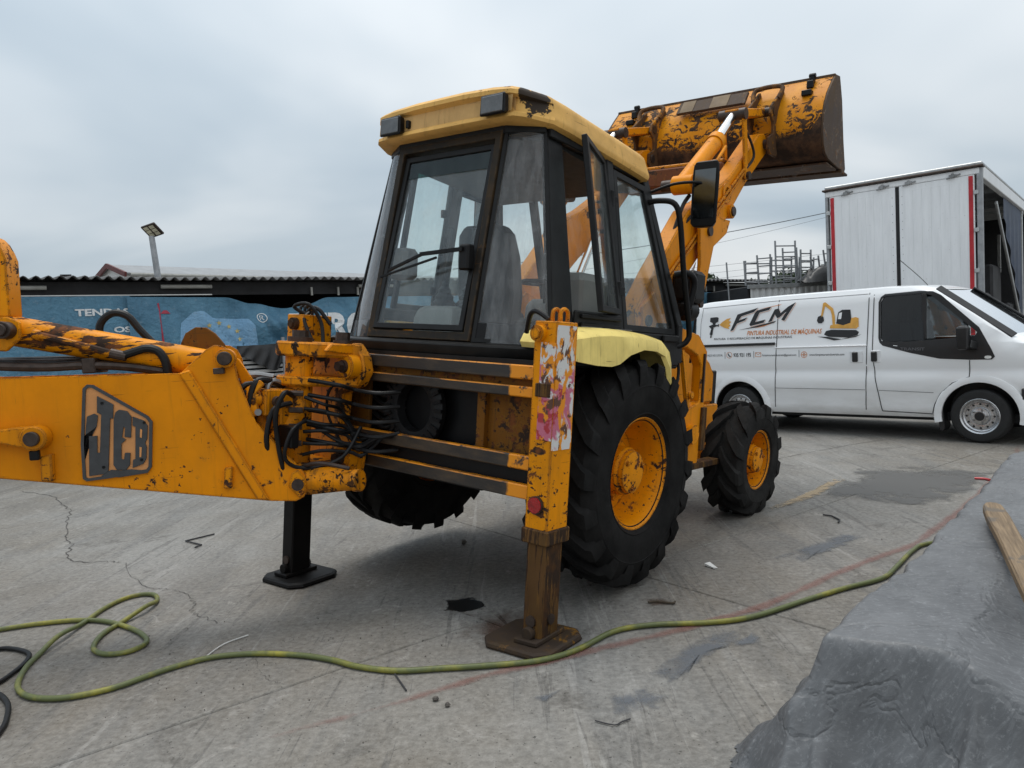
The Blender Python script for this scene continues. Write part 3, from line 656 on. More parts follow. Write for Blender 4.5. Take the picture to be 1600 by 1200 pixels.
lr = tag(empty('far_lean_to', Matrix.Translation((-10.5, 15.5, 0)) @ Matrix.Rotation(R(30), 4, 'Z')), 'dark lean-to roof edge above the shed at far left', 'lean-to')
G().box((-4, 0, 3.38), (2.55, 4, 3.46)).build('roof_sheet', roof_sheet, lr)
for x in (-3.5, 2.3): G().box((x, .1, 0), (x + .12, .25, 3.38)).build('post', shed_dark, lr)
# street lamp and floodlight
LB = Vector((-9.48, 20.2, 0))
lamp = tag(empty('street_lamp', Matrix.Translation(LB)), 'grey yard lamp with square LED head above the shed roof', 'street lamp')
G().cyl((.16, 0, 0), (.0, .02, 3.77), .09, .085, 12).cyl((0, .02, 3.77), (-.09, .03, 4.95), .085, .075, 12).build('pole', galv, lamp)
HM = Matrix.Translation((-.03, -.02, 5.10)) @ Euler((R(-42), R(-10), R(-18))).to_matrix().to_4x4()
G().box((-.23, -.20, -.03), (.23, .20, .035)).build('lamp_head', darkmetal, lamp, bevel=.015, M=HM)
for x in (-.165, .025):
    for k in range(3): G().box((x, -.16 + k*.11, -.045), (x + .14, -.07 + k*.11, -.032)).build('led_panel', simple('led_panel', (.62, .58, .42), .3) if (x < 0 and k == 0) else MATS['led_panel'], lamp, M=HM)
G().box((-.10, -.03, -.22), (.0, .03, .0)).build('bracket', galv, lamp)
fl = tag(empty('floodlight', Matrix.Translation((-10.9, 18.4, 3.60)) @ Matrix.Rotation(R(25), 4, 'Z')), 'small dark floodlight on the shed roof at left', 'floodlight')
G().frame([(-.12, -.05, 0.02), (.12, -.05, 0.02), (.12, -.05, .22), (-.12, -.05, .22)], .025, .06).build('housing', blackp, fl)
G().box((-.10, -.05, .04), (.10, -.035, .2)).build('lens', lens_m, fl); G().box((-.02, -.04, -.25), (.02, 0, .02)).build('bracket', blackp, fl)

# scaffold store on the right, between shed and trailer
ct = tag(empty('storage_container', Matrix.Translation((6.25, 19.0, 0)) @ Matrix.Rotation(R(12), 4, 'Z')), 'pale corrugated container behind the van carrying scaffold frames', 'container')
prof = []; x = 0
while x < 3.6:
    prof += [(x, 0), (x + .06, 0), (x + .09, .04), (x + .15, .04)]; x += .18
G().loft([[(a, b - .0, .1) for a, b in prof], [(a, b, 2.62) for a, b in prof]], closed=False, caps=False).build('corrugated_side', white_wall, ct, smooth=0)
G().box((-.05, .045, .05), (3.7, 2.3, 2.66)).build('body', shed_dark, ct, bevel=.02)
G().box((-.06, -.03, 2.60), (3.71, .043, 2.70)).build('top_rail', alu, ct)
def scaffold(x, y, z, wd, h, lean, rot, label, rungs=4):
    o = empty('scaffold_frame', Matrix.Translation((x, y, z)) @ Matrix.Rotation(R(rot), 4, 'Z') @ Matrix.Rotation(R(lean), 4, 'Y'))
    for a in (0, wd): G().cyl((a, 0, 0), (a, 0, h), .024, n=8).build('upright', galv, o)
    for k in range(rungs):
        zz = h * (.12 + .76 * k / max(1, rungs - 1)); G().cyl((0, 0, zz), (wd, 0, zz), .018, n=6).build('rung', galv, o)
    return tag(o, label, 'scaffold', 'scaffold frames on the container')
Z0 = 2.70
scaffold(6.98, 19.15, Z0, .62, 1.10, 0, 18, 'tallest pale scaffold frame, standing in the middle of the group', 4)
scaffold(6.15, 19.05, Z0, .36, .62, -2, 8, 'leftmost short scaffold frame standing on the container', 3)
scaffold(6.30, 19.5, Z0, .72, .66, 1, 12, 'low wide scaffold frame just left of the tallest frame', 3)
scaffold(7.05, 19.7, Z0, .55, .74, 2, 5, 'scaffold frame standing just behind the tallest frame', 5)
scaffold(7.68, 19.3, Z0, .33, .86, 1, 20, 'narrow scaffold frame right of the tallest frame', 4)
scaffold(7.35, 19.6, Z0, .42, .95, -1, 14, 'scaffold frame half hidden behind the tallest frame at its right', 5)
scaffold(7.80, 19.75, Z0, .40, .70, 3, 6, 'scaffold frame behind the narrow right one, above the black heap', 4)
scaffold(6.62, 19.4, Z0, .40, .78, -3, 16, 'slightly leaning scaffold frame just left of the tallest one', 4)
scaffold(8.05, 19.4, Z0 - .05, .24, .72, -6, 15, 'leaning pair of scaffold tubes above the black heap', 2)
scaffold(8.42, 19.4, Z0 - .05, .2, .88, -7, 10, 'rightmost leaning scaffold frame next to the trailer', 4)
tag(G().cyl((5.70, 19.0, 2.3), (5.66, 19.0, 3.30), .02, n=6).build('steel_pole', galv), 'thin upright pole left of the scaffold frames', 'pole')
vs = []; nx, ny = 44, 14
for i in range(nx):
    for j in range(ny):
        a, b = i / (nx - 1), j / (ny - 1); h = math.sin(math.pi * min(1, max(0, a * .95 + .02))) ** .7 * math.sin(math.pi * b) ** .6
        h *= .32 + .30 * a + .35 * abs(noise.noise((a * 5, b * 3, 2)))
        vs.append((7.62 + 1.7 * a, 18.95 + .3 * a + .8 * b, 2.68 + h + .02 * noise.noise((a * 20, b * 10, 1))))
tag(G().add(vs, [(i*ny + j, (i+1)*ny + j, (i+1)*ny + j + 1, i*ny + j + 1) for i in range(nx - 1) for j in range(ny - 1)]).build('black_heap', black_cloth, smooth=180), 'heap of black plastic sheeting beside the trailer', 'sheeting')
# overhead wires
def cable(p0, p1, sag, r, label):
    p0, p1 = Vector(p0), Vector(p1)
    tag(G().tube([p0.lerp(p1, k / 10) - Vector((0, 0, sag * 4 * (k/10) * (1 - k/10))) for k in range(11)], r, 5, 2).build('overhead_cable', cable_m), label, 'cable', 'overhead cables right of the machine')
cable((-2, 28, 4.4), (13.5, 25.0, 5.75), .30, .014, 'thickest and highest overhead cable right of the loader arm')
cable((-2, 33, 4.0), (17, 30, 6.7), .35, .006, 'thin sloping overhead cable below the thickest one')
cable((-2, 34, 4.3), (16.5, 33, 4.85), .2, .007, 'upper of the three level overhead cables behind the scaffold')
cable((-2, 34, 3.9), (16.5, 33, 4.60), .2, .006, 'middle one of the level overhead cables behind the scaffold')
cable((-2, 34, 3.6), (16.5, 33, 4.35), .2, .006, 'lowest of the level overhead cables behind the scaffold')
# trees beyond
def tree(x, y, h, r, label, seed):
    rr = random.Random(seed); o = tag(empty('tree', Matrix.Translation((x, y, 0))), label, 'tree', 'trees far beyond the shed')
    g = G().cyl((0, 0, 0), (.1, 0, h * .75), .16, .06, 8)
    for k in range(6):
        a = rr.uniform(0, 6.28); g.cyl((.05, 0, h * rr.uniform(.45, .7)), (math.cos(a) * r * .7, math.sin(a) * r * .7, h * rr.uniform(.75, .95)), .05, .015, 6)
    g.build('trunk', bark_m, o); g = G()
    cl_ = [(rr.gauss(0, r * .42), rr.gauss(0, r * .42), h * .8 + rr.gauss(0, r * .26)) for _ in range(16)]
    for k in range(3200):
        c = cl_[k % 16]; p = Vector((c[0] + rr.gauss(0, r * .2), c[1] + rr.gauss(0, r * .2), c[2] + rr.gauss(0, r * .17)))
        q = Euler((rr.uniform(0, 6), rr.uniform(0, 6), 0)).to_matrix(); s_ = rr.uniform(.07, .15)
        g.add([p + q @ Vector(v) for v in ((-s_, 0, 0), (0, -s_ * .5, 0), (s_, 0, 0), (0, s_ * .5, 0))], [(0, 1, 2, 3)])
    g.build('crown', leaf_m, o, smooth=0, fix=False)
tree(9.6, 36, 4.75, .8, 'small dark tree top just right of the mirror, over the shed roof', 1)
tree(15.2, 38, 4.7, 1.2, 'dark tree behind the left scaffold frames', 2)
tree(17.2, 38, 5.0, 1.3, 'dark tree behind the tallest scaffold frame', 3)
tree(12.4, 37, 4.3, .6, 'low dark bush top over the shed roof left of the scaffold', 4)

# ------------------------------------------------------------ the backhoe loader; frame: x forward, y left, z up, origin under the rear axle
MROOT = Matrix.Translation((-.144, 5.269, .1144)) @ Euler((.07904, .06878, .88796), 'XYZ').to_matrix().to_4x4()
MI = MROOT.inverted()
mach = tag(empty('backhoe_loader', MROOT), 'worn yellow backhoe loader with bucket raised, standing on its rear stabilisers', 'backhoe loader')
def part(g, name, m, parent=None, bevel=0., smooth=28, M=None, label=None):
    o = g.build(name, m, parent or mach, bevel, smooth, M)
    if label: o['label'] = label
    return o
def xz(y0, y1): return dict(a=y0, b=y1)
def bolt(p, d, r, h=.03, parent=None, m=None, name='bolt'):
    p = Vector(p); d = Vector(d).normalized()
    return part(G().cyl(p, p + d * h * .5, r * 1.25, n=14).cyl(p + d * h * .5, p + d * h, r, n=6), name, m or darkmetal, parent)

# --- wheels
def tyre_mesh(name, Rr, hw, rim, nl, lug, sweep, wl):
    g = G(); k = Rr - lug
    prof = [(rim - .012, -hw * .80), (rim + .02, -hw * .90), (rim + .045 * Rr, -hw * .95), (rim + .05 * Rr, -hw * .975), (rim + .06 * Rr, -hw * .96), (rim + .10 * Rr, -hw * 1.0), (k - .19 * Rr, -hw * 1.03), (k - .185 * Rr, -hw * 1.045), (k - .17 * Rr, -hw * 1.03), (k - .09 * Rr, -hw * .99), (k - .03 * Rr, -hw * .88), (k - .006, -hw * .6), (k, 0)]
    prof = prof + [(r, -y) for r, y in prof[-2::-1]]
    g.lathe(prof, n=64)
    for s in (-1, 1):
        for i in range(nl):
            a0 = 2 * math.pi * (i + (.5 if s > 0 else 0)) / nl; rings = []
            for t_, yy, rt, rb, ww in ((0, .04, Rr, k - .02, .8), (.35, .38, Rr, k - .02, 1.), (.68, .74, Rr - .004, k - .03, 1.1), (.88, .93, Rr - .014, k - .06, 1.1), (.96, 1.03, Rr - .035, k - .09 * Rr, 1.05), (1.02, 1.055, k - .075 * Rr, k - .14 * Rr, 1.0), (1.06, 1.04, k - .15 * Rr, k - .17 * Rr, .8)):
                a = a0 + sweep * (t_ ** .8); w2 = wl * ww / Rr / 2; y = s * yy * hw
                rings.append([(r * math.cos(a + da), y, r * math.sin(a + da)) for r, da in ((rb, -w2 * 1.25), (rt, -w2), (rt, w2), (rb, w2 * 1.25))])
            g.loft(rings)
    return g.mesh(name, smooth=32)
def rim_mesh(name, rim, hw, dish):
    prof = [(rim + .028, -hw * .80), (rim + .028, -hw * .86), (rim + .005, -hw * .88), (rim - .012, -hw * .78), (rim - .02, -hw * .45), (rim - .035, -hw * .1), (rim - .06, dish - .0), (rim * .62, dish + .005), (rim * .60, dish - .03), (.10, dish - .03), (0.02, dish - .03)]
    return G().lathe(prof, n=56).lathe([(rim - .012, hw * .8), (rim - .03, dish + .02)], n=56).mesh(name, smooth=35)
tyR = tyre_mesh('rear_tyre_mesh', .722, .225, .345, 18, .032, .42, .092); tyR.materials.append(rubber)
tyF = tyre_mesh('front_tyre_mesh', .495, .165, .245, 12, .040, .50, .105); tyF.materials.append(rubber_dusty)
riR = rim_mesh('rear_rim_mesh', .345, .225, .03); riR.materials.append(yellow_chip)
riF = rim_mesh('front_rim_mesh', .245, .165, .0); riF.materials.append(yellow_chip)
def hub_mesh(name, r0, y0, y1, nb):
    g = G().lathe([(r0, y0), (r0, y1 + .05), (r0 * .93, y1 + .03), (r0 * .88, y1 + .03), (r0 * .86, y1), (r0 * .45, y1 - .008), (0.001, y1 - .008)], n=32)
    for i in range(nb):
        a = 6.2832 * i / nb; g.cyl((math.cos(a) * r0 * 1.2, y0, math.sin(a) * r0 * 1.2), (math.cos(a) * r0 * 1.2, y0 - .03, math.sin(a) * r0 * 1.2), .016, n=6)
    for i in range(3):
        a = 6.2832 * i / 3 + .5; g.cyl((math.cos(a) * r0 * .68, y1, math.sin(a) * r0 * .68), (math.cos(a) * r0 * .68, y1 - .018, math.sin(a) * r0 * .68), .014, n=6)
    me = g.mesh(name); me.materials.append(yellow_chip); return me
huR = hub_mesh('rear_hub_mesh', .155, .0, -.15, 8); huF = hub_mesh('front_hub_mesh', .125, -.02, -.145, 6)
def wheel(name, M, ty, ri, hu, label):
    w_ = empty(name, M, mach); w_['label'] = label
    link('tyre', ty, None, w_); link('rim', ri, None, w_); link('hub', hu, None, w_)
TR = Matrix.Translation
wheel('rear_wheel', TR((0, -.895, .71)) @ Matrix.Rotation(.1, 4, 'Y'), tyR, riR, huR, 'big right rear wheel with deep yellow rim')
wheel('rear_wheel', TR((0, .895, .71)) @ Matrix.Rotation(math.pi, 4, 'Z') @ Matrix.Rotation(.1, 4, 'Y'), tyR, riR, huR, 'left rear wheel in shade, lifted off the ground')
wheel('front_wheel', TR((2.17, -.90, .59)) @ Matrix.Rotation(R(-2), 4, 'Z') @ Matrix.Rotation(.2, 4, 'Y'), tyF, riF, huF, 'smaller right front wheel')
wheel('front_wheel', TR((2.17, .90, .44)) @ Matrix.Rotation(math.pi, 4, 'Z'), tyF, riF, huF, 'left front wheel on the far side')

# --- chassis, axles, engine
part(G().box((-.75, -.38, .62), (1.0, .38, 1.18)), 'transmission_frame', black_leg, bevel=.02)
part(G().cyl((0, -.72, .71), (0, .72, .71), .15, n=20).cyl((0, -.2, .71), (0, .2, .71), .26, n=24), 'rear_axle', black_leg)
part(G().beam((2.17, -.80, .59), (2.17, .80, .44), .20, .19).cyl((2.17, -.8, .59), (2.17, -.70, .585), .15, n=20), 'front_axle', yellow, bevel=.01)
part(G().box((.9, -.40, .60), (2.75, .40, 1.0)), 'front_chassis', yellow, bevel=.015)
part(G().prism([(.95, 1.0), (.95, 1.66), (1.6, 1.60), (2.5, 1.42), (2.62, 1.30), (2.62, 1.0)], -.40, .40), 'engine_hood', yellow, bevel=.03)
part(G().box((2.62, -.38, .7), (2.72, .38, 1.32)), 'front_grille', blackp, bevel=.01)
# loader towers with the open frame seen behind the rear fender
for s in (-1, 1):
    tw = part(G().prism([(.86, .60), (1.05, .55), (1.30, .62), (1.36, 1.05), (1.36, 1.50), (1.20, 1.62), (.90, 1.66), (.82, 1.60), (.82, 1.50), (1.0, 1.52), (1.20, 1.46), (1.27, 1.38), (1.27, 1.10), (1.05, 1.05), (.86, 1.05)], s * .80, s * .88), 'loader_tower', yellow, bevel=.008)
    part(G().prism([(.70, 1.2), (1.05, 1.2), (1.02, 1.85), (.78, 1.92), (.62, 1.80)], s * .50, s * .70), 'tower_bracket', yellow, tw, .008)
    part(G().beam((1.30, s*.885, 1.10), (1.30, s*.885, 1.48), .02, .02, (1, 0, 0)), 'edge_strip', darkmetal, tw)
    part(G().cyl((1.12, s*.78, .86), (1.12, s*.93, .86), .075, n=20), 'bush', yellow_chip, tw)
    part(G().box((1.30, min(s*.82, s*.90), .72), (1.38, max(s*.82, s*.90), 1.06)), 'guard_plate', brown_leg, tw, .004)
    part(G().beam((.55, s*.84, .60), (1.7, s*.84, .60), .10, .05), 'step_bar', brown_leg, tw, .005)
    part(G().tube([(.88, s*.84, 1.55), (.92, s*.86, 1.35), (.88, s*.87, 1.2), (.95, s*.86, 1.05)], .012), 'brake_hose', hose_m, tw)
    part(G().beam((.95, s*.86, 1.50), (1.10, s*.86, 1.06), .035, .03, (0, 1, 0)).cyl((1.1, s*.84, 1.16), (1.1, s*.9, 1.16), .03), 'valve_rod', yellow_chip, tw, .003)
# rear cross plates seen between the rails
part(G().box((-.93, -.99, .70), (-.90, -.55, 1.36)).box((-.97, -.62, .72), (-.90, -.56, 1.34)), 'frame_web', grimy_shaded, bevel=.004)
part(G().box((-.93, .42, .70), (-.90, .99, 1.36)), 'frame_web', grimy_shaded, bevel=.004)
part(G().box((-.88, -.55, .62), (-.80, .55, 1.36)), 'rear_bulkhead', blackp)
g = G().lathe([(.22, -.90), (.25, -.93), (.25, -.96), (.20, -.975), (.15, -.96), (.14, -.90)], (0, -.03, 1.06), 'x', 40)
part(g, 'pto_ring', hose_m, smooth=40)
rb = G()
for i in range(26):
    a = 6.2832 * i / 26; c_, s_ = math.cos(a), math.sin(a); rb.beam((-.965, -.03 + c_*.19, 1.06 + s_*.19), (-.965, -.03 + c_*.255, 1.06 + s_*.255), .02, .03, (1, 0, 0))
part(rb, 'ring_ribs', blackp)
for k in range(5):
    z = .94 + .05 * k; part(G().tube([(-.92, .38, z), (-.97, .22, z - .03), (-.92, .16, z + .02 * (k % 2)), (-.86, .12, z)], .013), 'hydraulic_hose', hose_m)
part(G().tube([(-.98, .42, .86), (-.97, .15, .83), (-.95, -.15, .80), (-.92, -.42, .82), (-.9, -.55, .9)], .02), 'hydraulic_hose', hose_m)

# --- rear frame rails
fr_ = part(G().box((-.985, -1.0, 1.20), (-.955, 1.0, 1.375)), 'rear_frame', grimy_shaded)
for z0, z1, n_ in ((1.30, 1.375, 'slide_rail'), (1.205, 1.262, 'slide_rail'), (.82, .895, 'slide_rail'), (.665, .74, 'slide_rail')):
    part(G().box((-1.035, -1.02, z0), (-.985, 1.02, z1)), n_, rail_m, fr_, .006)
part(G().box((-.98, -1.01, .67), (-.96, 1.01, .89)), 'lower_web', blackp, fr_)
part(G().box((-1.0, -1.02, 1.375), (-.90, 1.02, 1.40)), 'top_flange', ledge_m, fr_)

# --- stabilisers
for s in (-1, 1):
    st = empty('stabiliser', None, mach); st['label'] = 'right rear stabiliser leg with torn stickers' if s < 0 else 'left rear stabiliser leg, dark inner leg behind the boom'
    ya, yb_ = sorted((s * 1.02, s * 1.165)); oy = (-.05 if s > 0 else 0)
    part(G().box((-1.07, ya + oy, .50), (-.885 + (.05 if s > 0 else 0), yb_, 1.61)), 'outer_leg', yellow_chip, st, .006)
    part(G().box((-1.085, ya - .012, .455), (-.872, yb_ + .012, .535)), 'collar', brown_leg if s < 0 else yellow_chip, st, .008)
    # inner leg runs down to the floor
    zf = -.155 if s > 0 else .0
    b_ = MROOT @ Vector((-.98, s * 1.09, 0)); zl = -(b_.z - .05) / .9945
    part(G().box((-1.058, ya + .012, zl), (-.90, yb_ - .012, .47)), 'inner_leg', brown_leg if s < 0 else black_leg, st, .008)
    ft = MROOT @ Vector((-.98, s * 1.09, zl)); ft.z = 0
    PMx = MI @ TR(ft) @ Matrix.Rotation(.888, 4, 'Z')
    out8 = [(-.20, -.11), (-.14, -.17), (.14, -.17), (.20, -.11), (.20, .20), (.13, .27), (-.13, .27), (-.20, .20)]
    out8 = [(x * 1.0, y if s < 0 else -y) for x, y in out8]
    gp = G().loft([[(x * k, (y - .05) * k + .05, z) for x, y in out8] for k, z in ((1.0, .003), (1.02, .014), (1.0, .028), (.94, .038), (.82, .034))])
    part(gp, 'foot_pad', pad_m if s < 0 else black_leg, st, 0, 30, PMx)
    part(G().box((-.13, -.075, .036), (.13, .075, .06)).cyl((-.11, 0, .085), (.11, 0, .085), .035, n=14), 'foot_hinge', pad_m if s < 0 else black_leg, st, .004, 28, PMx)
    zz = zl + .09
    part(G().cyl((-1.07, s * 1.09, zz), (-1.05, s * 1.09, zz), .03, n=16), 'foot_pin', darkmetal, st); part(G().cyl((-.98, s*1.165, zz + .01), (-.98, s*1.145, zz + .01), .028, n=16), 'foot_pin', darkmetal, st)
    part(G().cyl((-1.062, s * 1.06, 1.545), (-1.105, s * 1.06, 1.545), .042, n=16).cyl((-1.105, s * 1.06, 1.545), (-1.12, s * 1.06, 1.545), .03, n=6), 'top_bolt', yellow_chip if s < 0 else brown_leg, st)
    for k in range(2):
        y_ = s * (1.075 + .05 * k)
        part(G().tube([(-.99, y_, 1.60), (-.99, y_, 1.66), (-.96, y_ - .0, 1.675), (-.93, y_, 1.66), (-.93, y_, 1.605)], .011), 'top_pipe', yellow if s < 0 else hose_m, st)
    part(G().tube([(-.99, s*1.05, 1.62), (-1.0, s*.98, 1.66), (-.98, s*.92, 1.645), (-.93, s*.86, 1.55)], .014), 'top_hose', hose_m, st)
    part(G().box((-1.082, ya + .02, 1.22), (-1.068, yb_ - .03, 1.29)), 'bracket', brown_leg, st, .004)
    part(G().cyl((-1.068, s * 1.092, .66), (-1.085, s * 1.092, .66), .047, n=24), 'reflector_bezel', darkmetal, st)
    part(G().cyl((-1.085, s * 1.092, .66), (-1.092, s * 1.092, .66), .041, n=24), 'tail_reflector', red_lens, st)
part(G().box((-1.066, -1.168, .95), (-.90, -1.158, 1.59)), 'sticker_remains', sticker_m, [o for o in bpy.data.objects if o.name == 'stabiliser'][0], .0)
part(G().box((-1.074, -1.162, 1.0), (-1.069, -1.07, 1.50)), 'sticker_remains', sticker_m, [o for o in bpy.data.objects if o.name == 'stabiliser'][0], .0)
# left stabiliser hose run and red side sticker
part(G().tube([(-1.0, 1.0, 1.63), (-1.06, .98, 1.58), (-1.06, .92, 1.48), (-1.04, .86, 1.38)], .013), 'hydraulic_hose', hose_m)
part(G().tube([(-1.0, 1.0, 1.60), (-1.09, 1.06, 1.66), (-1.05, .95, 1.68), (-.98, .90, 1.56), (-1.0, .84, 1.40)], .013), 'hydraulic_hose', hose_m)

# --- sliding kingpost carriage
car = part(G().prism([(.30, .62), (.34, .56), (.44, .56), (.50, .64), (.92, .60), (1.0, .70), (1.0, 1.30), (.92, 1.36), (.50, 1.40), (.36, 1.44), (.27, 1.36), (.24, 1.26), (.30, 1.17), (.44, 1.12), (.46, .90), (.34, .82), (.28, .74)], -1.13, -1.045, lambda u, v, t: (t, u, v)), 'kingpost_carriage', yellow_grease, bevel=.012)
for z in (1.29, .72):
    part(G().cyl((-1.125, .345, z), (-1.20, .345, z), .078, n=26).cyl((-1.20, .345, z), (-1.205, .345, z), .066, n=26), 'clamp_boss', yellow_chip, car, .004)
    part(G().cyl((-1.205, .345, z), (-1.225, .345, z), .040, n=20).cyl((-1.225, .345, z), (-1.26, .345, z), .032, n=6), 'clamp_nut', darkmetal, car)
KX, KY = -1.38, .56
def lug(z0, z1, r):
    return G().prism([(-1.10, KY - .26), (-1.10, KY + .26), (-1.22, KY + .20), (KX, KY + r), (KX - r * .7, KY + r * .7), (KX - r, KY), (KX - r * .7, KY - r * .7), (KX, KY - r), (-1.22, KY - .22)], z0, z1, lambda u, v, t: (u, v, t))
part(lug(1.34, 1.43, .15), 'upper_lug', yellow_grease, car, .012); part(lug(1.16, 1.22, .14), 'upper_lug', yellow_grease, car, .012)
part(lug(.60, .68, .15), 'lower_lug', yellow_grease, car, .012)
part(G().prism([(-1.10, 1.36), (-1.10, 1.43), (-1.32, 1.425), (-1.36, 1.38)], KY - .24, KY - .20), 'gusset', yellow_grease, car, .006)
part(G().cyl((KX, KY, 1.43), (KX, KY, 1.46), .075, n=20).cyl((KX, KY, 1.46), (KX, KY, 1.50), .05, n=8), 'king_pin', darkmetal, car)
part(G().cyl((KX + .2, KY - .16, 1.42), (KX + .2, KY - .16, 1.50), .045, n=8).cyl((KX + .2, KY - .16, 1.42), (KX + .2, KY - .16, 1.45), .06, n=16), 'lug_bolt', darkmetal, car)
king = part(G().cyl((KX, KY, .66), (KX, KY, 1.36), .085, n=24).box((KX - .16, KY - .06, .60), (KX + .02, KY + .14, 1.14)).cyl((KX, KY, .52), (KX, KY, .68), .14, n=24), 'kingpost', yellow_grease, bevel=.012)
# slew ram
part(G().cyl((-1.42, .42, .60), (-1.40, .36, .60), .088, .092, 22).cyl((-1.40, .36, .60), (-1.29, .10, .625), .090, .058, 22).cyl((-1.29, .10, .625), (-1.275, .06, .63), .066, n=18).cyl((-1.43, .43, .6), (-1.42, .40, .6), .10, n=18), 'slew_ram', yellow_grease, king)
part(G().tube([(-1.47, .36, .69), (-1.43, .25, .72), (-1.33, .10, .70)], .012), 'ram_pipe', darkmetal, king)

# --- boom, swung out to the left; own frame: x outwards, y away from the viewer's side, z up
BU = Vector((-.98058, -.19612, 0)); BN = Vector((-.19612, .98058, 0))
BW = Matrix(((BU.x, BN.x, 0, -1.384), (BU.y, BN.y, 0, 4.465), (0, 0, 1, .8004), (0, 0, 0, 1)))
BM = MI @ BW
boom = empty('boom', BM, mach); boom['label'] = 'yellow backhoe boom swung out to the left with maker badge'
plate = [(2.6, .38), (1.795, .25), (1.519, .204), (.1, -.058), (-.038, -.072), (-.085, -.05), (-.105, -.01), (-.112, .06), (-.09, .104), (.024, .244), (.157, .414), (.238, .674), (.251, .787), (.275, .845), (.315, .872), (.353, .878), (.4, .855), (.547, .727), (1.471, .756), (2.6, .80)]
core = [(2.6, .39), (1.519, .212), (.1, -.05), (-.03, -.06), (.0, .2), (.20, .45), (.30, .65), (.547, .715), (2.6, .79)]
part(G().prism(plate, -.152, -.135), 'side_plate', yellow_boom, boom, .003)
part(G().prism(plate, .135, .152), 'side_plate', yellow_boom, boom, .003)
part(G().prism(core, -.134, .134), 'boom_box', yellow_boom, boom)
part(G().prism([(.556, .727), (.495, .745), (.108, -.050), (.180, -.040)], -.172, -.151), 'stiffener', yellow_boom, boom, .009)
part(G().prism([(1.292, .313), (1.235, .325), (1.240, .172), (1.298, .178)], -.20, -.151), 'bracket', yellow_chip, boom, .006)
part(G().prism([(.345, .165), (.300, .168), (.312, .045), (.358, .046)], -.185, -.151), 'bracket', yellow_chip, boom, .006)
part(G().cyl((.292, -.135, .797), (.292, -.20, .797), .056, n=24), 'ear_boss', yellow_boom, boom, .004)
part(G().cyl((.292, -.20, .797), (.292, -.235, .797), .040, n=20), 'ear_pin', darkmetal, boom, .004)
part(G().box((.30, -.215, .71), (.36, -.17, .745)), 'pin_lock', darkmetal, boom, .004)
part(G().prism([(-.06, -.055), (-.10, -.01), (-.105, .06), (-.06, .12), (-.02, .10), (.0, .02)], -.17, -.151), 'foot_boss', yellow_chip, boom, .008)
part(G().cyl((-.055, -.19, .03), (-.055, .19, .03), .035, n=18), 'foot_pin', darkmetal, boom)
# badge
logo = [(1.059, .673), (1.035, .694), (1.005, .69), (.733, .494), (.713, .461), (.737, .204), (.757, .177), (.954, .16), (1.079, .152), (1.098, .168), (1.093, .36)]
bd = part(G().prism(logo, -.160, -.151), 'badge_plate', logo_salmon, boom, .002)
part(G().frame([(x, -.162, z) for x, z in logo], .016, .014), 'badge_border', logo_grey, bd)
LJ = [(.989, .626), (.908, .573), (.917, .494), (.931, .497), (.963, .201), (.983, .186), (1.064, .18), (1.048, .404), (1.005, .404), (1.012, .308), (.999, .307), (.975, .521), (.996, .534)]
LC = [(.882, .542), (.841, .531), (.82, .498), (.832, .379), (.865, .387), (.858, .438), (.866, .444), (.878, .385), (.859, .37), (.884, .349), (.891, .264), (.878, .257), (.87, .296), (.842, .294), (.849, .226), (.872, .199), (.919, .203), (.935, .233), (.913, .493), (.901, .529)]
LB_ = [(.814, .498), (.756, .47), (.74, .441), (.748, .367), (.76, .345), (.754, .321), (.761, .253), (.78, .225), (.837, .207), (.831, .253), (.818, .257), (.804, .44), (.818, .446)]
for L in (LJ, LC, LB_): part(G().prism(L, -.170, -.1605), 'letter', logo_grey, bd, .0015)
for L in ([(.779, .426), (.769, .42), (.775, .374), (.784, .379)], [(.79, .324), (.779, .321), (.786, .266), (.795, .265)]): part(G().prism(L, -.1725, -.1702), 'letter_counter', logo_salmon, bd)
part(G().prism([(1.049, .515), (1.012, .529), (.993, .516), (1.005, .455), (1.026, .417), (1.058, .414), (1.085, .40), (1.092, .30), (1.080, .27), (1.07, .35), (1.062, .437)], -.168, -.1605), 'torn_facing', logo_grey, bd)
part(G().prism([(1.004, .176), (.95, .206), (.90, .198), (.846, .200), (.783, .188), (.752, .19), (.760, .172), (.806, .168), (.912, .160)], -.168, -.1605), 'torn_facing', logo_grey, bd)
for x, z in ((.965, .585), (.985, .225), (.785, .250), (.755, .46)): part(G().cyl((x, -.169, z), (x, -.175, z), .008, n=10), 'rivet', blackp, bd)
# link boss on the near side of the boom
part(G().cyl((1.30, -.152, .42), (1.30, -.25, .42), .068, n=22).loft([[(x, -.20 + sy * ry, .425 + (x - 1.3) * .1 + sz * rz_) for sy, sz in ((-1, -1), (1, -1), (1, 1), (-1, 1))] for x, ry, rz_ in ((1.30, .042, .062), (1.40, .04, .05), (1.46, .036, .038), (2.2, .036, .038))]), 'bucket_link', yellow, boom, .008)
part(G().cyl((1.30, -.25, .42), (1.30, -.275, .42), .040, n=18), 'link_pin', darkmetal, boom, .004)
part(G().box((1.28, -.24, .30), (1.33, -.21, .355)), 'grease_nipple', blackp, boom, .006)
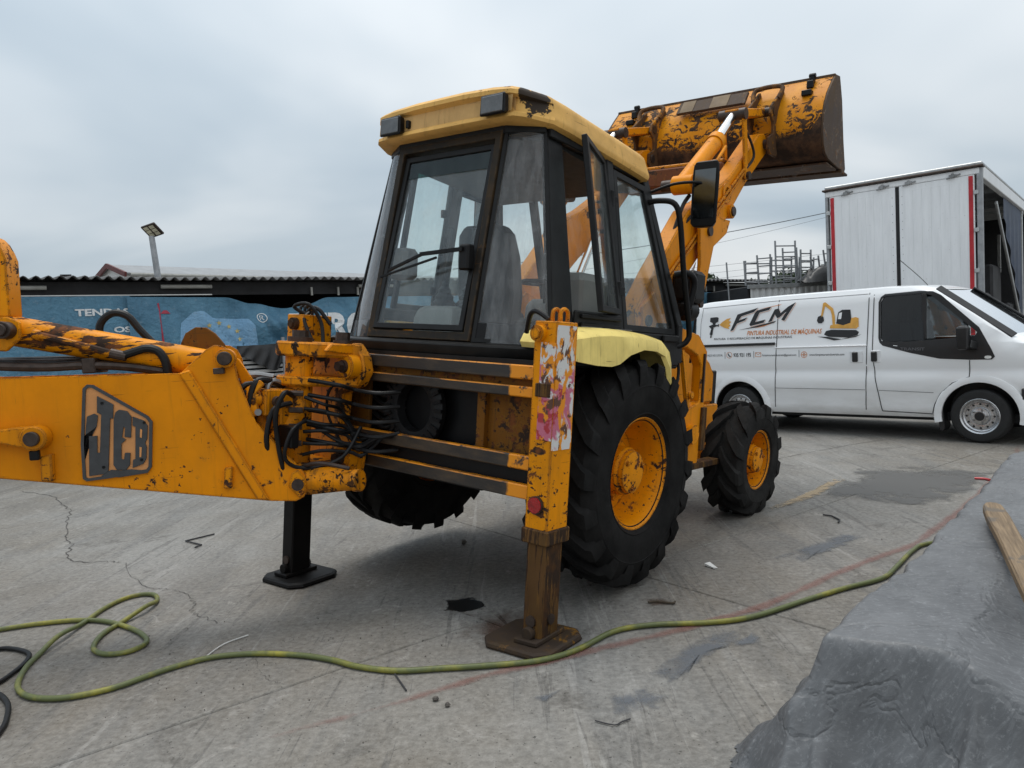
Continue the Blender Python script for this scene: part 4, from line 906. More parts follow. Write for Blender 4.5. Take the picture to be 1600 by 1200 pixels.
# dipper ram above the boom
rm = part(G().cyl((1.44, 0, 1.015), (.42, 0, .768), .085, n=30), 'dipper_ram', yellow_ram, boom)
part(G().cyl((.42, 0, .768), (.30, 0, .738), .072, n=20), 'ram_gland', darkmetal, rm)
part(G().cyl((1.455, -.10, 1.02), (1.455, .10, 1.02), .082, n=22), 'ram_eye', yellow_ram, rm)
part(G().cyl((1.42, -.13, 1.015), (1.42, -.215, 1.015), .048, n=18).cyl((1.42, -.215, 1.015), (1.42, -.24, 1.015), .034, n=14), 'ram_pin', darkmetal, boom, .004)
part(G().tube([(1.30, -.09, .985), (1.27, -.10, .98), (1.071, -.10, .915), (.90, -.10, .855)], .021, 10), 'ram_pipe', yellow_ram, rm)
part(G().cyl((.92, -.10, .862), (.84, -.10, .838), .028, n=12), 'pipe_union', darkmetal, rm); part(G().cyl((1.31, -.085, .99), (1.27, -.09, .98), .03, n=12), 'pipe_union', yellow_ram, rm)
part(G().tube([(.864, -.1, .844), (.80, -.1, .862), (.73, -.1, .878), (.67, -.1, .86), (.635, -.1, .80), (.628, -.09, .72)], .024, 10), 'ram_hose', hose_m, boom)
part(G().tube([(1.03, .1, .93), (1.03, .1, 1.02), (.995, .1, 1.075), (.937, .1, 1.10), (.869, .1, 1.075), (.812, .1, .995), (.75, .1, .92), (.68, .1, .85)], .022, 10), 'ram_hose', hose_m, boom)
for k in range(4):
    y_ = -.10 + k * .06; part(G().tube([(2.6, y_, .90), (1.9, y_, .86), (1.32, y_, .805 + .012 * k), (1.05, y_, .80 + .01 * k), (.85, y_ + .02, .78), (.66, y_ + .04, .74)], .024, 8), 'boom_hose', hose_m if k % 2 else darkmetal, boom)
part(G().box((1.00, -.125, .755), (1.07, .10, .84)), 'hose_clamp', darkmetal, boom, .006)
part(G().prism([(.60, .74), (.59, .90), (.56, .96), (.50, .995), (.44, .99), (.39, .95), (.34, .88), (.36, .80), (.46, .74)], .10, .135), 'far_ear', grimy_shaded, boom, .004)
part(G().prism([(.30, .80), (.26, .79), (.155, .60), (.13, .52), (.15, .40), (.19, .40), (.25, .62)], .06, .09), 'inner_plate', yellow_boom, boom, .004)
part(G().prism([(.20, .62), (.12, .66), (.10, .63), (.15, .58), (.14, .46), (.17, .44), (.21, .50)], -.12, -.08), 'lock_catch', yellow_chip, boom, .005)
part(G().cyl((.145, -.125, .47), (.145, -.075, .47), .02, n=14), 'catch_eye', steel, boom)
# boom cylinder between kingpost and boom
part(G().cyl((.06, 0, .28), (-.10, .06, .50), .07, n=20).cyl((.20, 0, .50), (.0, .02, .52), .07, n=20), 'boom_ram', yellow_grease, boom)
# dipper arm at the left
dip = part(G().prism([(1.8, 1.70), (1.47, 1.535), (1.445, 1.505), (1.425, 1.46), (1.410, 1.41), (1.415, 1.10), (1.44, 1.075), (1.50, 1.06), (1.55, .95), (2.0, .55), (2.4, .7), (2.3, 1.5)], -.10, .06), 'dipper', yellow_chip, boom, .006)
part(G().prism([(1.36, .97), (1.44, .90), (1.60, .92), (1.6, 1.08), (1.42, 1.09), (1.36, 1.06)], -.13, -.10), 'dipper_lug', yellow_chip, dip, .006)

# hoses around the kingpost
def hose(pts, r=.014, name='hydraulic_hose', m=None): part(G().tube(pts, r, 8, 6), name, m or hose_m)
for k in range(5):
    z = 1.20 - k * .09
    hose([(KX - .02, KY - .13, z), (KX + .08, KY - .30, z - .02), (-1.17, .28, z - .05), (-1.13, .12, z - .06), (-1.0, .05, z - .05)], .013)
hose([(KX - .13, KY + .05, 1.12), (KX - .20, KY + .12, 1.16), (KX - .26, KY + .18, 1.02), (KX - .22, KY + .2, .82), (KX - .14, KY + .18, .70)], .018)
hose([(KX - .14, KY - .02, 1.10), (KX - .26, KY + .02, 1.10), (KX - .28, KY + .05, .92), (KX - .24, KY + .08, .74), (KX - .16, KY + .05, .66)], .020)
hose([(KX - .12, KY - .10, 1.06), (KX - .24, KY - .10, 1.02), (KX - .27, KY - .09, .84), (KX - .2, KY - .08, .72), (KX - .1, KY - .14, .68)], .016)
hose([(KX - .05, KY - .16, .96), (KX - .18, KY - .2, .90), (KX - .2, KY - .18, .74), (KX - .08, KY - .22, .68), (KX + .1, KY - .32, .74), (-1.14, .24, .92)], .012)
hose([(KX + .02, KY - .15, .92), (KX + .10, KY - .28, .84), (-1.16, .22, .80), (-1.12, .12, .86), (-1.02, .02, .9)], .012)
hose([(-1.22, .36, 1.22), (-1.26, .42, 1.12), (-1.24, .44, .98), (-1.2, .36, .82)], .009)
hose([(KX - .10, KY + .12, 1.20), (KX - .22, KY + .22, 1.20), (KX - .30, KY + .28, 1.06), (KX - .26, KY + .30, .95)], .022, 'steel_pipe', steel)
hose([(KX - .1, KY + .0, 1.17), (KX - .2, KY + .0, 1.18), (KX - .22, KY, 1.05), (KX - .20, KY + .0, .95)], .016, 'steel_pipe', steel)
for z in (1.12, 1.02, .92, .82): part(G().cyl((KX - .13, KY - .10, z), (KX - .07, KY - .15, z), .018, n=6), 'hose_union', darkmetal)
part(G().box((KX - .18, KY - .20, .80), (KX - .12, KY - .06, .93)), 'valve_block', blackp, None, .008)

for k, (dx, dy, r_) in enumerate(((-.30, .02, .020), (-.33, .10, .018), (-.24, -.16, .015), (-.36, .20, .022), (-.30, .26, .018))):
    x0, y0 = KX + dx, KY + dy
    hose([(KX - .10, KY + dy * .6, 1.16 - .03 * k), (x0 + .02, y0 - .02, 1.19 - .03 * k), (x0 - .02, y0, 1.05 - .02 * k), (x0 + .01, y0 + .02, .85), (x0 + .06, y0 + .02, .70 - .02 * k), (KX - .1, KY + dy * .4, .60)], r_)
part(G().box((KX - .30, KY - .02, .62), (KX - .12, KY + .16, .74)).cyl((KX - .2, KY + .07, .74), (KX - .2, KY + .07, 1.05), .05, n=16), 'foot_casting', yellow_grease, king, .01)
part(G().cyl((KX - .32, KY + .02, 1.08), (KX - .12, KY + .02, 1.08), .045, n=18).box((KX - .26, KY - .05, .98), (KX - .14, KY + .05, 1.14)), 'ram_eye', yellow_grease, king, .008)
part(G().cyl((KX - .20, KY - .07, 1.07), (KX - .20, KY - .10, 1.07), .032, n=14), 'eye_pin', darkmetal, king)

for k in range(6):
    hose([(KX - .06, KY - .15, 1.10 - .07 * k), (KX + .02, KY - .24, 1.06 - .06 * k + .02 * (k % 2)), (-1.22, .34 - .02 * k, 1.02 - .05 * k), (-1.15, .30 - .02 * k, .90 - .03 * k), (-1.06, .28 - .03 * k, .86)], .011)
for k in range(4):
    hose([(KX - .16, KY + .12 + .04 * k, 1.14), (KX - .27 - .02 * k, KY + .14 + .05 * k, 1.10 - .03 * k), (KX - .30, KY + .12 + .05 * k, .92), (KX - .24, KY + .06 + .03 * k, .72), (KX - .14, KY + .04, .62)], .015)

# --- cab
def P3(*a): return Vector(a)
RBL, RBR, RTR, RTL = P3(-.92, .45, 1.48), P3(-.92, -.45, 1.48), P3(-.70, -.445, 2.74), P3(-.70, .445, 2.74)
def Q(s): return [P3(-.92, s*.45, 1.48), P3(-.72, s*.89, 1.48), P3(-.58, s*.665, 2.74), P3(-.70, s*.445, 2.74)]
def SD(s): return [P3(-.40, s*.845, 1.70), P3(.05, s*.845, 1.70), P3(.05, s*.68, 2.70), P3(-.38, s*.675, 2.75)]
def DR(s): return [P3(.05, s*.87, 1.40), P3(.86, s*.875, 1.40), P3(.82, s*.85, 1.68), P3(.53, s*.68, 2.66), P3(.05, s*.68, 2.70)]
cab = part(G().loft([[(-.93, -.46, z), (-.74, -.90, z), (-.4, -.90, z), (.86, -.88, z), (.86, .88, z), (-.4, .90, z), (-.74, .90, z), (-.93, .46, z)] for z in (1.36, 1.44)]), 'cab', plastic, bevel=.012)
cab['label'] = 'dark framed cab with dirty glass all round'
part(G().loft([[(-.99 + i, -.50, z), (-.82 + i, -.93 + i, z), (-.5, -.93 + i, z), (-.5, .93 - i, z), (-.80 + i, 1.04 - i, z), (-.99 + i, .56, z)] for z, i in ((1.355, .08), (1.40, .0), (1.462, -.01), (1.478, .02))]), 'rear_ledge', ledge_m, cab, .006)
part(G().box((-.86, -.80, 1.20), (.80, .80, 1.36)), 'cab_floor', blackp, cab)
# pillars
pil = G()
for s in (-1, 1):
    q = Q(s)
    pil.loft([[q[1] + P3(0, 0, 0), q[1] + P3(.22, s*-.0, 0), q[1] + P3(.22, -s*.05, 0), q[1] + P3(.01, -s*.06, 0)], [q[2], q[2] + P3(.15, 0, 0), q[2] + P3(.15, -s*.05, 0), q[2] + P3(.01, -s*.06, 0)]])
    pil.beam(P3(.05, s*.865, 1.40), P3(.05, s*.675, 2.74), .075, .06, (0, 1, 0))
    pil.beam(P3(.86, s*.855, 1.66), P3(.55, s*.67, 2.68), .07, .06, (0, 1, 0))
    pil.beam(P3(.86, s*.865, 1.40), P3(.86, s*.855, 1.68), .07, .06, (0, 1, 0))
    pil.beam(P3(-.58, s*.66, 2.745), P3(.56, s*.665, 2.70), .07, .08, (0, 0, 1))
    pil.beam(P3(-.70, s*.44, 2.755), P3(-.58, s*.66, 2.755), .06, .06, (0, 0, 1))
pil.beam(P3(-.70, .45, 2.765), P3(-.70, -.45, 2.765), .05, .09, (0, 0, 1))
pil.beam(P3(.56, .67, 2.69), P3(.56, -.67, 2.69), .06, .08, (0, 0, 1))
pil.beam(P3(.86, .86, 1.66), P3(.86, -.86, 1.66), .06, .06, (0, 0, 1))
part(pil, 'pillars', plastic, cab, .006)
part(G().loft([[(x, y, z - .085 * (x + .8)) for x, y in ((-.68, -.44), (-.55, -.64), (.53, -.65), (.53, .65), (-.55, .64), (-.68, .44))] for z in (2.715, 2.765)]), 'headlining', seat_m, cab)
# rear window in its frame
def ins(q, k, off=0):
    c = sum(q, Vector()) / len(q); return [p.lerp(c, k) + P3(off, 0, 0) for p in q]
rw = [RBL, RBR, RTR, RTL]
part(G().frame(rw, .05, .06), 'rear_window_surround', paint('bronze_trim', (.018, .015, .012), .10, chip=(.08, .055, .03), rust=(.07, .045, .03), edge=.15), cab, .004)
rwi = [RBL + P3(-.012, -.055, .06), RBR + P3(-.012, .055, .06), RTR + P3(-.0, .055, -.07), RTL + P3(-.0, -.055, -.07)]
part(G().frame(rwi, .035, .035), 'rear_window_frame', plastic, cab, .003)
part(G().slab([rwi[0] + P3(-.004, -.03, .03), rwi[1] + P3(-.004, .03, .03), rwi[2] + P3(-.004, .03, -.03), rwi[3] + P3(-.004, -.03, -.03)], .006), 'rear_window', cab_glass, cab)
a_, b_ = rwi[2] + P3(-.012, .032, -.035), rwi[3] + P3(-.012, -.032, -.035); dn = (rwi[1] - rwi[2]).normalized() * .11
part(G().slab([a_, b_, b_ + dn, a_ + dn], .003), 'sun_band', tint_band, cab)
for s in (-1, 1):
    q = Q(s)
    part(G().frame(q, .022, .03), 'quarter_window_frame', plastic, cab)
    # quarter glass bows outwards a little
    rings = []
    for k in range(7):
        u = k / 6; bow = .03 * math.sin(math.pi * u); d_ = P3(-.5, s*.85, 0) * bow
        rings.append([q[0].lerp(q[1], u) + d_, q[3].lerp(q[2], u) + d_])
    part(G().loft(rings, closed=False, caps=False), 'quarter_window', cab_glass_q, cab, 0, 60)
    # black sealing foot of the quarter glass
    part(G().slab([q[0] + P3(-.006, s*.004, 0), q[1] + P3(-.006, s*.004, 0), q[1].lerp(q[2], .09) + P3(-.006, s*.004, 0), q[0].lerp(q[3], .09) + P3(-.006, s*.004, 0)], .008), 'quarter_seal', blackp, cab)
    d = DR(s)
    dq = [P3(.095, s*.847, 1.60), P3(.815, s*.852, 1.60), P3(.80, s*.845, 1.68), P3(.535, s*.69, 2.63), P3(.095, s*.69, 2.66)]
    if s > 0: dq = dq[::-1]
    door = part(G().frame(dq, .045, .04), 'door', plastic, cab, .004)
    part(G().slab(ins(dq, .05), .006), 'door_glass', cab_glass, door)
    part(G().box((.095, min(s*.86, s*.895), 1.38), (.84, max(s*.86, s*.895), 1.60)), 'door_panel', plastic, door, .01)
    part(G().box((.55, min(s*.893, s*.92), 1.55), (.76, max(s*.893, s*.92), 1.60)), 'door_handle', blackp, door, .008)
    sq = SD(s)
    if s < 0:   # right side window stands open, hinged on its front edge
        ax = sq[1]; HMx = TR(ax) @ Matrix.Rotation(R(17), 4, 'Z') @ TR(-ax)
        sq = [HMx @ p for p in sq]
    if s > 0: sq = sq[::-1]
    sw = part(G().frame(sq, .04, .035), 'side_window', plastic, cab, .004)
    part(G().slab(ins(sq, .06), .006), 'side_window_glass', cab_glass, sw)
    for z in (1.86, 2.45):
        y_ = s * (.86 - (z - 1.5) * .155)
        part(G().cyl((.05, y_ + s*.02, z - .05), (.05, y_ + s*.02, z + .06), .022, n=12).box((-.03, min(y_, y_ + s*.03), z - .03), (.13, max(y_, y_ + s*.03), z + .03)), 'hinge', blackp, cab, .004)
    lv = part(G().box((-.50, min(s*.855, s*.885), 1.46), (.02, max(s*.855, s*.885), 1.70)), 'louvre_panel', plastic, cab, .01)
    for k in range(4): part(G().box((-.46, min(s*.885, s*.905), 1.505 + k*.05), (-.01, max(s*.885, s*.905), 1.530 + k*.05)), 'louvre', blackp, lv, .004)
part(G().slab([P3(.87, .83, 1.69), P3(.87, -.83, 1.69), P3(.575, -.65, 2.65), P3(.575, .65, 2.65)], .006), 'windscreen', cab_glass, cab)
for y_ in (.32, -.30): part(G().beam(P3(.86, y_, 1.66), P3(.56, y_, 2.68), .06 if y_ > 0 else .03, .04, (1, 0, 0)), 'windscreen_bar', blackp, cab)
# wiper
wp = part(G().box((-.93, -.40, 1.90), (-.87, -.32, 2.05)), 'wiper_motor', blackp, cab, .01)
part(G().beam((-.935, -.36, 2.02), (-.945, -.02, 2.00), .022, .02, (1, 0, 0)).beam((-.945, -.05, 2.005), (-.955, .26, 1.905), .014, .02, (1, 0, 0)), 'wiper_arm', blackp, wp)
part(G().beam((-.948, -.16, 1.975), (-.965, .32, 1.865), .012, .012, (1, 0, 0)), 'wiper_blade', blackp, wp)
# grab handle on the far pillar, seen through the glass
part(G().tube([(-.60, .60, 2.45), (-.62, .52, 2.46), (-.62, .50, 2.40), (-.66, .52, 2.22), (-.68, .56, 2.19), (-.66, .66, 2.18)], .014), 'grab_handle', blackp, cab)
part(G().box((-.55, .55, 1.90), (-.40, .75, 2.12)), 'side_console', inter_grey, cab, .03)
# inside
seat = part(G().loft([[(x0, -.25, z), (x0 + .46, -.25, z), (x0 + .46, .20, z), (x0, .20, z)] for x0, z in ((-.30, 1.50), (-.33, 1.62), (-.30, 1.66))]), 'seat', seat_m, None, .03)
part(G().loft([[(-.33 + dx, -.02 - h * .5, z), (-.20 + dx, -.02 - h * .5, z), (-.20 + dx, -.02 + h * .5, z), (-.33 + dx, -.02 + h * .5, z)] for z, h, dx in ((1.60, .44, 0), (1.80, .50, -.02), (2.05, .48, -.05), (2.20, .42, -.08), (2.26, .30, -.09))]), 'backrest', seat_m, seat, .02)
part(G().cyl((-.1, -.02, 1.36), (-.1, -.02, 1.50), .12), 'pedestal', blackp, seat)
con = part(G().loft([[(-.80 + i, -.16 + i, z), (-.52 - i, -.16 + i, z), (-.52 - i, .20 - i, z), (-.80 + i, .20 - i, z)] for z, i in ((1.38, 0), (1.62, .01), (1.68, .03), (1.70, .06))]), 'lever_console', inter_grey, None, .01)
part(G().tube([(-.81, -.10, 1.50), (-.825, -.06, 1.505), (-.825, .08, 1.505), (-.81, .12, 1.50)], .008), 'console_handle', inter_grey, con)
for y_, x_ in ((.04, -.66), (-.11, -.60)):
    part(G().lathe([(.075 - .009 * k + (.012 if k % 2 else 0), 1.70 + k * .022) for k in range(9)] + [(.012, 1.90)], (x_, y_, 0), 'z', 18), 'lever_gaiter', blackp, con, 0, 50)
    part(G().cyl((x_, y_, 1.88), (x_ + .03, y_, 2.12), .010).lathe([(.0, 2.22), (.022, 2.20), (.028, 2.16), (.018, 2.10), (.0, 2.09)], (x_ + .03, y_, 0), 'z', 12), 'control_lever', blackp, con)
part(G().prism([(.45, 1.36), (.72, 1.36), (.72, 1.80), (.60, 1.86), (.50, 1.80)], -.34, .30), 'dashboard', inter_grey, None, .03)
part(G().lathe([(.19 + .016 * math.cos(k * 1.0472), 1.95 + .016 * math.sin(k * 1.0472)) for k in range(6)], (.38, 0, 0), 'z', 30, closed=True).cyl((.40, 0, 1.80), (.38, 0, 1.95), .03).beam((.20, 0, 1.95), (.56, 0, 1.95), .03, .015), 'steering_wheel', blackp, None, 0, 40)
part(G().loft([[(-.30 + i, -.78 + i, z), (.02 - i, -.78 + i, z), (.02 - i, -.55 - i, z), (-.30 + i, -.55 - i, z)] for z, i in ((1.44, 0), (1.90, .0), (1.95, .03))]), 'side_box', inter_grey, None, .02)

# --- roof
def rz_(x): return -.085 * (x + .8)
def ring(z, xr, yr_, y, xf, cy=.0):
    half = [(xr, yr_ * .35), (xr + .004, yr_ * .75), (xr + .02, yr_ * .97), (xr + .06, yr_ + .03), (-.60, y - .012), (-.45, y), (.2, y), (xf - .10, y - .005), (xf - .03, y - .06), (xf, y - .18), (xf + .01, y * .3)]
    full = half + [(x, -yy) for x, yy in half[::-1]]
    return [(x, yy, z + rz_(x) + cy * (1 - (yy / .75) ** 2)) for x, yy in full]
roof = part(G().loft([ring(2.775, -.76, .52, .66, .54), ring(2.772, -.80, .57, .705, .60), ring(2.785, -.825, .60, .735, .625), ring(2.805, -.82, .60, .742, .628), ring(2.818, -.805, .59, .741, .626), ring(2.83, -.79, .58, .738, .622), ring(2.895, -.785, .57, .722, .60, .01),
                      ring(2.902, -.832, .580, .720, .598, .028), ring(2.925, -.832, .580, .712, .590, .03), ring(2.945, -.81, .57, .690, .565, .035), ring(2.962, -.76, .54, .640, .50, .04), ring(2.975, -.5, .3, .35, .2, .045)]), 'roof', roof_y, None, 0, 38)
roof['label'] = 'faded pale yellow cab roof with peeling corner'
part(G().add([(-.805, .57, 2.818), (-.805, -.57, 2.818), (-.80, -.57, 2.91), (-.80, -.25, 2.928), (-.80, 0, 2.935), (-.80, .25, 2.928), (-.80, .57, 2.91), (-.77, .57, 2.82), (-.77, -.57, 2.82), (-.77, -.57, 2.90), (-.77, .57, 2.90)], [(0, 1, 2, 3, 4, 5, 6), (7, 10, 9, 8)]), 'rear_fascia', fascia, roof, 0, 0)
for y_ in (.405, -.47):
    wl_ = part(G().loft([[(x, y_ - w_, z - h_), (x, y_ + w_, z - h_), (x, y_ + w_ * .95, z + h_), (x, y_ - w_ * .95, z + h_)] for x, w_, h_, z in ((-.79, .06, .04, 2.855), (-.82, .088, .052, 2.855), (-.865, .098, .060, 2.85))]), 'work_light', blackp, roof, .008)
    part(G().box((-.872, y_ - .082, 2.802), (-.864, y_ + .082, 2.898)), 'lamp_lens', lens_m, wl_, .004)
part(G().box((-.83, .27, 2.83), (-.80, .295, 2.88)), 'switch', blackp, roof, .004)
# --- rear fenders
for s in (-1, 1):
    prof = [(-.91, 1.50, 1.44), (-.88, 1.545, 1.42), (-.80, 1.575, 1.405), (-.60, 1.598, 1.385), (-.45, 1.606, 1.38), (-.36, 1.607, 1.395), (-.24, 1.606, 1.45), (-.08, 1.60, 1.485), (.08, 1.59, 1.48), (.20, 1.572, 1.45), (.27, 1.53, 1.38), (.305, 1.46, 1.30), (.315, 1.40, 1.24)]
    rings = []
    if s > 0: prof = prof[4:]
    for i, (x, zt, zb) in enumerate(prof):
        xi = x - (.03 if x > .15 else 0) + (.02 if x < -.9 else 0)
        rings.append([(x, s*.80, zt), (x, s*1.02, zt - .006), (x, s*1.08, zt - .022), (x, s*1.108, zt - .05 if zt - .05 > zb else (zt + zb) / 2), (x, s*1.118, zb), (xi, s*1.10, zb), (xi, s*1.085, min(zt - .065, zb + .02)), (xi, s*1.0, min(zt - .035, zt - .03)), (xi, s*.80, zt - .03)])
    part(G().loft(rings), 'rear_fender', fend_y, None, 0, 40)
    part(G().prism([(-.75, 1.42), (-.3, 1.55), (.15, 1.55), (.30, 1.40), (.36, 1.0), (.28, 1.0), (.18, 1.30), (-.1, 1.46), (-.5, 1.40)], s*.66, s*.79), 'fender_liner', yellow, None)
scr = G()
rs = random.Random(5)
for k in range(7):
    x0 = -.40 + .06 * k; pts = [(x0 + rs.uniform(-.08, .12), -.80 - .035 * j + rs.uniform(-.03, .03)) for j in range(5)]
    scr.tube([(x, y, 1.606 - .004 * abs(x + .3)) for x, y in pts], .0022, 4, 4)
part(scr, 'scribbles', print_grey, [o for o in bpy.data.objects if o.name == 'rear_fender'][0])

# --- handrail and mirror on the right front pillar
for s in (-1, 1):
    part(G().tube([(.56, s*.68, 2.52), (.58, s*.80, 2.535), (.62, s*.90, 2.51), (.66, s*.93, 2.38), (.74, s*.94, 2.05), (.86, s*.95, 1.66), (.865, s*.94, 1.57), (.84, s*.90, 1.53), (.80, s*.87, 1.52)], .021, 10), 'grab_rail', blackp, cab, 0, 60)
    part(G().tube([(.80, s*.84, 2.04), (.84, s*.93, 2.05), (.90, s*.95, 1.98), (.89, s*.92, 1.80)], .026, 10), 'vent_pipe', blackp, cab, 0, 60)
    mr = part(G().loft([[(.80 + dx, s*1.04 + yy * k, z) for yy, dx in ((-.10, -.02), (-.07, .04), (.07, .04), (.10, -.02))] for z, k in ((2.37, .75), (2.40, 1), (2.72, 1.05), (2.80, .98), (2.83, .8))]), 'mirror', blackp, None, .008)
    part(G().slab([P3(.777, s*1.04 - .078, 2.43), P3(.777, s*1.04 + .078, 2.43), P3(.777, s*1.04 + .078, 2.77), P3(.777, s*1.04 - .078, 2.77)], .004), 'mirror_glass', mirror_m, mr)
    part(G().tube([(.60, s*.70, 2.60), (.66, s*.86, 2.66), (.76, s*.99, 2.68), (.80, s*1.03, 2.66)], .011, 8), 'mirror_arm', blackp, mr, 0, 60)
part(G().box((1.02, -.90, 1.86), (1.22, -.70, 2.10)).cyl((1.02, -.80, 1.80), (1.2, -.80, 1.80), .08), 'air_filter', blackp, None, .03)

# --- loader arms
def pr(y0, y1): return None
for s in (-1, 1):
    yc_ = s * .60; w_ = .075
    arm = part(G().prism([(.60, 1.62), (.78, 1.60), (.98, 1.78), (1.58, 2.30), (1.98, 2.60), (2.40, 3.03), (2.82, 3.38), (2.84, 3.50), (2.76, 3.56), (2.62, 3.52), (2.05, 3.02), (1.60, 2.74), (1.30, 2.60), (.82, 2.08), (.56, 1.76)], yc_ - w_, yc_ + w_), 'loader_arm', yellow, None, .012)
    arm['label'] = 'right loader arm, nearer the camera' if s < 0 else 'left loader arm seen through the cab'
    part(G().lathe([(.05, yc_ + s * (w_ + .012)), (.088, yc_ + s * (w_ + .012)), (.088, yc_ + s * w_)], (1.98, 0, 2.86), 'y', 24), 'arm_boss', yellow, arm)
    for x, z in ((2.08, 2.72), (2.76, 3.46), (.70, 1.70)): part(G().cyl((x, yc_ - .12, z), (x, yc_ + .12, z), .042, n=18), 'arm_pin', darkmetal, arm, .004)
    part(G().cyl((2.08, yc_ - .105, 2.72), (2.08, yc_ + .105, 2.72), .06, n=18), 'pin_boss', yellow, arm, .004)
    # bell-crank plate
    yb2 = yc_ + s * .11
    bc = part(G().prism([(1.22, 2.80), (1.28, 2.88), (1.36, 2.85), (1.38, 2.77), (1.60, 2.60), (1.96, 2.62), (1.90, 2.50), (1.66, 2.36), (1.58, 2.10), (1.50, 1.86), (1.44, 1.84), (1.41, 1.90), (1.43, 2.2), (1.38, 2.5)], min(yb2, yb2 + s*.03), max(yb2, yb2 + s*.03)), 'crank_plate', yellow, None, .006)
    part(G().cyl((1.29, yc_ - s*.16, 2.80), (1.29, yb2 + s*.06, 2.80), .048, n=18), 'crank_pin', darkmetal, bc)
    part(G().cyl((1.29, yc_ - s*.06, 2.80), (1.29, yb2, 2.80), .075, n=20), 'crank_boss', yellow, bc)
    part(G().cyl((1.55, yb2 + s*.028, 2.47), (1.55, yb2 + s*.05, 2.47), .040, n=16), 'crank_bolt', darkmetal, bc)
    part(G().cyl((1.46, yb2, 1.88), (1.46, yb2 + s*.05, 1.88), .035, n=12), 'crank_bolt', darkmetal, bc)
    # tilt ram and its linkage
    y3 = yc_ + s * .0
    rm2 = part(G().cyl((1.29, y3, 2.80), (1.86, y3, 3.27), .066, n=24), 'tilt_ram', yellow, None)
    part(G().cyl((1.84, y3, 3.255), (1.90, y3, 3.305), .076, n=20), 'ram_gland', yellow_chip, rm2)
    part(G().cyl((1.90, y3, 3.305), (2.17, y3, 3.565), .040, n=18), 'ram_rod', chrome, rm2)
    part(G().tube([(1.40, y3 + s*.09, 2.86), (1.6, y3 + s*.11, 3.0), (1.85, y3 + s*.10, 3.22)], .014), 'ram_pipe', yellow, rm2)
    lk = part(G().cyl((2.19, yc_ - .12, 3.585), (2.19, yc_ + .12, 3.585), .05, n=16), 'link_pin', darkmetal, None)
    for k in (-1, 1):
        part(G().beam((2.19, yc_ + k*.095, 3.63), (2.34, yc_ + k*.095, 3.05), .075, .022, (0, 1, 0)), 'lever_link', yellow_chip, lk, .006)
    part(G().beam((2.15, yc_, 3.585), (2.78, yc_, 3.76), .075, .13, (0, 1, 0)), 'bucket_link', yellow_chip, lk, .008)
    part(G().cyl((2.34, yc_ - .13, 3.08), (2.34, yc_ + .13, 3.08), .035, n=14), 'lever_pin', darkmetal, lk)
    for k in (0, 1):
        part(G().tube([(.95, yc_ + s*(w_ + .016), 1.98 + .05 * k), (1.5, yc_ + s*(w_ + .016), 2.44 + .05 * k), (1.95, yc_ + s*(w_ + .016), 2.80 + .05 * k), (2.30, yc_ + s*(w_ + .016), 3.10 + .04 * k)], .011), 'arm_pipe', yellow_chip)
    part(G().tube([(2.30, yc_ + s*.09, 3.12), (2.42, yc_ + s*.12, 3.26), (2.36, yc_ + s*.10, 3.40), (2.24, yc_ + s*.06, 3.50)], .012), 'arm_hose', hose_m)
    # lift ram below the arm
    lr_ = part(G().cyl((1.02, yc_ - s*.16, 1.25), (1.36, yc_ - s*.16, 1.95), .06, n=18), 'lift_ram', yellow, None)
    part(G().cyl((1.36, yc_ - s*.16, 1.95), (1.70, yc_ - s*.16, 2.55), .034, n=16), 'ram_rod', chrome, lr_)
    part(G().tube([(1.32, yc_ + s*.06, 2.72), (1.22, yc_ + s*.05, 2.60), (1.12, yc_ + s*.02, 2.30), (1.02, yc_, 1.95)], .016), 'arm_hose', hose_m)
    part(G().tube([(1.42, yc_ + s*.10, 2.74), (1.36, yc_ + s*.13, 2.62), (1.24, yc_ + s*.05, 2.46), (1.10, yc_ + s*.05, 2.2)], .014), 'arm_hose', hose_m)
part(G().box((2.20, -.53, 3.02), (2.44, .53, 3.20)), 'arm_cross_tube', paint('cross_tube_paint', (.16, .06, .03), .25, chip=(.05, .035, .03), rust=(.22, .09, .03), rough=.7), None, .02)
part(G().box((2.22, -.53, 3.195), (2.44, .53, 3.23)), 'cross_tube_top', yellow_chip, None, .01)
part(G().tube([(1.55, -.66, 2.3), (1.5, -.70, 1.9), (1.40, -.72, 1.4)], .010), 'arm_cable', hose_m)
part(G().prism([(1.38, 2.12), (1.48, 2.22), (1.40, 2.02), (1.30, 1.96)], -.679, -.676), 'arm_sticker', white_print)

# --- bucket
prof = [(3.12, 4.12), (3.03, 4.02), (2.93, 3.90), (2.87, 3.78), (2.845, 3.66), (2.855, 3.54), (2.90, 3.43), (2.97, 3.365), (3.08, 3.335), (3.30, 3.325), (3.60, 3.325)]
def inset(p, d):
    q = []
    for i in range(len(p)):
        a = Vector(p[max(i-1, 0)]); b = Vector(p[min(i+1, len(p)-1)]); t_ = (b - a).normalized(); q.append((p[i][0] - t_.y * d, p[i][1] + t_.x * d))
    return q
